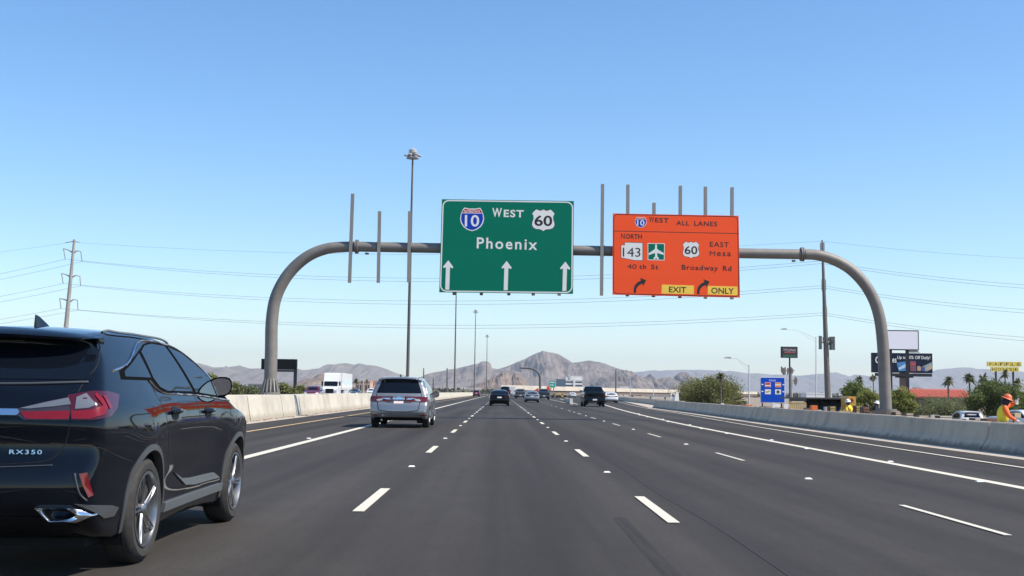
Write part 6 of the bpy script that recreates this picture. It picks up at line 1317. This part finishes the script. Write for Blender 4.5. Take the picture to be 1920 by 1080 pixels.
# dark screen fabric and rebar line just behind the barrier
V = []; F = []
for k in range(120):
    d = 40+k*.62; x = xb(d)+.95+.05*math.sin(k*1.7); z = .64+.04*abs(math.sin(k*.9))+.02*math.sin(k*3.1); V += [(x, d, -.42), (x+.04, d, z)]
for k in range(119): F.append((2*k, 2*k+2, 2*k+3, 2*k+1))
st = mesh_obj('debris_fence', V, F, mat('dark_brown_mesh', (.055, .04, .035), .9)); tag(st, 'low ragged dark brown screen running just behind the right barrier', 'screen')
mdv = st.modifiers.new('s', 'SOLIDIFY'); mdv.thickness = .03
# parked van and pickup behind the worker
def parked(kind, paint, name, label, cat, px, dep, rz):
    p = W(px, 760, dep); r, b_ = vehicle(kind, PAINT[paint], name, label, cat, (p.x, dep, gz(p.x, dep)), rz); quick_details(kind, r, b_)
parked('minivan', 'white', 'minivan', 'white van with dark windows parked left of the worker in orange', 'van', 1824, 98, math.radians(-8)) 
parked('pickup', 'white', 'pickup_truck', 'white pickup parked right behind the worker in orange', 'pickup truck', 1868, 96, math.radians(200))
for px, y0, y1, lab in ((1433, 745, 756, 'x'),): pass
# ------------------------------------------------------------------ people
M_SKIN = mat('skin_brown', (.26, .13, .08), .6); M_VEST = mat('vest_yellow', (.72, .64, .05), .7); M_OR = mat('shirt_orange', (.85, .13, .025), .7); M_HATO = mat('hat_orange', (.72, .14, .05), .5); M_HATW = mat('hat_white', (.75, .75, .72), .5); M_GLV = mat('glove_pale', (.62, .62, .58), .7); M_TRS = mat('trousers_grey', (.22, .21, .19), .8); M_NAVY = mat('cloth_navy', (.012, .018, .035), .8)
def skin(name, verts, edges, radii, m, parent, lv_=2, root=0):
    me = bpy.data.meshes.new(name); me.from_pydata([tuple(v) for v in verts], edges, []); o = bpy.data.objects.new(name, me); C.objects.link(o)
    md = o.modifiers.new('k', 'SKIN'); md.use_smooth_shade = True; sv = me.skin_vertices[0].data
    for i, r in enumerate(radii): sv[i].radius = (r, r) if not hasattr(r, '__len__') else r
    sv[root].use_root = True
    sb = o.modifiers.new('s', 'SUBSURF'); sb.levels = lv_; sb.render_levels = lv_
    bpy.context.view_layer.update(); me2 = bpy.data.meshes.new_from_object(o.evaluated_get(bpy.context.evaluated_depsgraph_get())); bpy.data.objects.remove(o)
    me2.materials.clear(); me2.materials.append(m); me2.shade_smooth(); return obj_from(name, me2, None, parent)
def person(label, loc, rz, joints, s=1.0, vest=M_VEST, shirt=M_OR, hat=M_HATO, trs=M_TRS, neck=M_NAVY):
    r = thing('person', label, 'person', loc, rz); J = {k: Vector(v)*s for k, v in joints.items()}
    names = ['pelvis', 'chest', 'neckb', 'head', 'crown', 'shl', 'ell', 'wrl', 'shr', 'elr', 'wrr', 'hpl', 'knl', 'anl', 'tol', 'hpr', 'knr', 'anr', 'tor']; idx = {n: i for i, n in enumerate(names)}
    rad = dict(pelvis=.10, chest=.11, neckb=.055, head=.098, crown=.085, shl=.05, ell=.04, wrl=.032, shr=.05, elr=.04, wrr=.032, hpl=.075, knl=.055, anl=.045, tol=.04, hpr=.075, knr=.055, anr=.045, tor=.04)
    E = [('pelvis', 'chest'), ('chest', 'neckb'), ('neckb', 'head'), ('head', 'crown'), ('neckb', 'shl'), ('shl', 'ell'), ('ell', 'wrl'), ('neckb', 'shr'), ('shr', 'elr'), ('elr', 'wrr'), ('pelvis', 'hpl'), ('hpl', 'knl'), ('knl', 'anl'), ('anl', 'tol'), ('pelvis', 'hpr'), ('hpr', 'knr'), ('knr', 'anr'), ('anr', 'tor')]
    skin('body', [J[n] for n in names], [(idx[a], idx[b]) for a, b in E], [rad[n]*s for n in names], M_SKIN, r)
    def gar(nm, ns, ed_, rr, m): skin(nm, [J[n] for n in ns], [(ns.index(a), ns.index(b)) for a, b in ed_], [v*s for v in rr], m, r)
    gar('trousers', ['pelvis', 'hpl', 'knl', 'anl', 'hpr', 'knr', 'anr'], [('pelvis', 'hpl'), ('hpl', 'knl'), ('knl', 'anl'), ('pelvis', 'hpr'), ('hpr', 'knr'), ('knr', 'anr')], [.20, .13, .095, .08, .13, .095, .08], trs)
    gar('shirt_sleeves', ['chest', 'neckb', 'shl', 'ell', 'wrl', 'shr', 'elr', 'wrr'], [('chest', 'neckb'), ('neckb', 'shl'), ('shl', 'ell'), ('ell', 'wrl'), ('neckb', 'shr'), ('shr', 'elr'), ('elr', 'wrr')], [.155, .08, .092, .072, .05, .092, .072, .05], shirt)
    gar('safety_vest', ['pelvis', 'chest', 'neckb', 'shl', 'shr'], [('pelvis', 'chest'), ('chest', 'neckb'), ('neckb', 'shl'), ('neckb', 'shr')], [.185, .20, .12, .095, .095], vest)
    gar('neck_cloth', ['neckb', 'head', 'crown'], [('neckb', 'head'), ('head', 'crown')], [.13, .135, .09], neck)
    h_ = J['head']; up = (J['crown']-J['head']).normalized(); q = Vector((0, 0, 1)).rotation_difference(up)
    mb = MB().lathe([(.001, .15), (.05, .143), (.10, .11), (.125, .06), (.13, .02), (.185, .0), (.19, -.012), (.12, -.008), (.001, 0)], 20, 'z'); hat_o = mb.build('hard_hat', hat, r, smooth=True, angle=50)
    hat_o.rotation_euler = q.to_euler(); hat_o.location = J['crown']-up*.03*s; hat_o.scale = (s, s*1.08, s)
    for w_, e_ in (('wrl', 'ell'), ('wrr', 'elr')):
        dr = (J[w_]-J[e_]).normalized(); sd_ = dr.cross(Vector((0, 0, 1))); sd_ = sd_.normalized() if sd_.length > .1 else Vector((1, 0, 0)); nn = dr.cross(sd_)
        W0 = J[w_]; V = [W0-dr*.02, W0+dr*.05, W0+dr*.09]; E = [(0, 1), (1, 2)]; R_ = [.035, .04, .036]
        for k in range(4):
            a = len(V); o0 = sd_*(.028*(k-1.5)); L_ = (.07, .08, .077, .06)[k]; V += [W0+dr*.10+o0, W0+dr*(.10+L_*.5)+o0-nn*.008, W0+dr*(.10+L_*.95)+o0-nn*.03]; E += [(2, a), (a, a+1), (a+1, a+2)]; R_ += [.012, .011, .009]
        a = len(V); V += [W0+dr*.05+sd_*.045, W0+dr*.09+sd_*.065-nn*.02]; E += [(1, a), (a, a+1)]; R_ += [.014, .011]
        skin('glove', V, E, R_, M_GLV, r, 1)
    for sd_ in ('l', 'r'):
        A, T_ = J['an'+sd_], J['to'+sd_]; skin('boot', [A+Vector((0, 0, .03)), A-Vector((0, 0, .03)), T_], [(0, 1), (1, 2)], [.065, .062, .052], M_BLK, r, 1, 1)
    return r
def px_of(px, py, d): return W(px, py, d)
d1 = 37.0; hip = W(1882, 796, d1); gz = -.42; sh_ = hip.z-gz-.92; s1 = 1.0
loc = (hip.x, d1, gz+ (hip.z-gz-.95))
def J1(px, py, dy=0): p = W(px, py, d1)-Vector(loc); return (p.x, dy, p.z)
person('worker in orange shirt, yellow vest and orange hard hat, one arm raised', loc, 0, dict(pelvis=J1(1881, 796), chest=J1(1880, 775, .0), neckb=J1(1881, 761, .0), head=J1(1886, 753, -.02), crown=J1(1888.5, 745.5, -.04),
    shl=J1(1879, 763.5, -.15), ell=J1(1885, 781, -.30), wrl=J1(1896, 788, -.38), shr=J1(1887, 763, .14), elr=J1(1899, 760, .18), wrr=J1(1905, 754.5, .10),
    hpl=J1(1880, 799.5, -.12), knl=J1(1882, 826, -.16), anl=J1(1880, 851, -.13), tol=J1(1887, 854, -.15), hpr=J1(1881, 799.5, .12), knr=J1(1882, 826, .15), anr=J1(1881, 851, .16), tor=J1(1888, 854, .18)))
p = W(1908.5, 754, d1); o = MB().box(-.04, .04, -.02, .02, -.07, .07).build('phone', M_SWH, None, loc=(p.x, d1+.08, p.z)); tag(o, 'small white object held up by the worker in orange', 'phone')
p = W(1908.5, 778.5, 38.5); ob = thing('cream_box', 'cream rectangular box sticking out right of the worker in orange', 'box', (p.x, 38.5, -.42)); MB().box(-.10, .10, 0, .3, p.z+.42-.075, p.z+.42+.075).build('panel', mat('cream_panel', (.62, .50, .30), .6), ob); MB().box(-.02, .02, .32, .36, 0, p.z+.42-.0).build('post', M_DKP, ob); MB().box(-.18, -.10, .02, .2, p.z+.36, p.z+.47).build('brown_end', M_RUST, ob)
d2 = 74.0
def J2f(loc):
    def f(px, py, dy=0): p = W(px, py, d2)-Vector(loc); return (p.x, dy, p.z)
    return f
hp = W(1585, 771, d2); loc2 = (hp.x, d2, hp.z-.95); J2 = J2f(loc2)
person('bent worker in yellow vest and white hard hat beside the yellow machine', loc2, 0, dict(pelvis=J2(1588, 773), chest=J2(1590.5, 765, -.1), neckb=J2(1589.5, 759.5, -.12), head=J2(1588.5, 755.5, -.18), crown=J2(1587.5, 751.5, -.2),
    shl=J2(1586, 761.5, -.2), ell=J2(1583.5, 767, -.35), wrl=J2(1585.5, 772, -.4), shr=J2(1593, 761.5, .02), elr=J2(1595.5, 767, -.2), wrr=J2(1592, 771, -.35),
    hpl=J2(1586, 776, -.05), knl=J2(1585.5, 789, -.2), anl=J2(1586, 802, -.1), tol=J2(1584, 803, -.3), hpr=J2(1590, 776, .05), knr=J2(1591, 789, -.1), anr=J2(1590.5, 802, 0), tor=J2(1590, 803, -.2)), vest=mat('vest_gold', (.80, .55, .03), .7), shirt=MATS['vest_gold'], hat=M_HATW)
d3 = 64.0; hp = W(1643, 772, d3); loc3 = (hp.x, d3, hp.z-.95)
def J3(px, py, dy=0): p = W(px, py, d3)-Vector(loc3); return (p.x, dy, p.z)
person('dark clothed worker with white cap standing just left of the gantry column', loc3, 0, dict(pelvis=J3(1641.5, 772), chest=J3(1641.5, 765.5), neckb=J3(1643, 760.5), head=J3(1643.8, 757.8), crown=J3(1644.5, 755.5),
    shl=J3(1640, 762, -.15), ell=J3(1640, 768, -.2), wrl=J3(1642, 772, -.25), shr=J3(1645.5, 762, .15), elr=J3(1646.5, 768, .2), wrr=J3(1645, 773, .1),
    hpl=J3(1640.5, 774, -.1), knl=J3(1640.5, 788, -.1), anl=J3(1640.5, 801, -.1), tol=J3(1639, 802, -.2), hpr=J3(1643, 774, .1), knr=J3(1643.5, 788, .1), anr=J3(1643.5, 801, .1), tor=J3(1643, 802, -.1)), vest=M_NAVY, shirt=M_NAVY, hat=M_HATW, trs=M_NAVY)
# ------------------------------------------------------------------ air
hz = bpy.data.meshes.new('haze'); bm = bmesh.new(); bmesh.ops.create_cube(bm, size=1)
for v in bm.verts: v.co = Vector((v.co.x*30400, (v.co.y+.5)*19300-1700, (v.co.z+.5)*521.5-1.5))
bm.to_mesh(hz); bm.free(); ho = bpy.data.objects.new('haze', hz); C.objects.link(ho); ho['kind'] = 'stuff'
hm = bpy.data.materials.new('haze_air'); hm.use_nodes = True; hn = hm.node_tree; hn.nodes.clear(); oo = hn.nodes.new('ShaderNodeOutputMaterial'); pv = hn.nodes.new('ShaderNodeVolumePrincipled')
pv.inputs['Color'].default_value = (.82, .90, 1, 1); pv.inputs['Density'].default_value = 6.0e-5; pv.inputs['Anisotropy'].default_value = .2
hn.links.new(pv.outputs[0], oo.inputs['Volume']); hz.materials.append(hm)
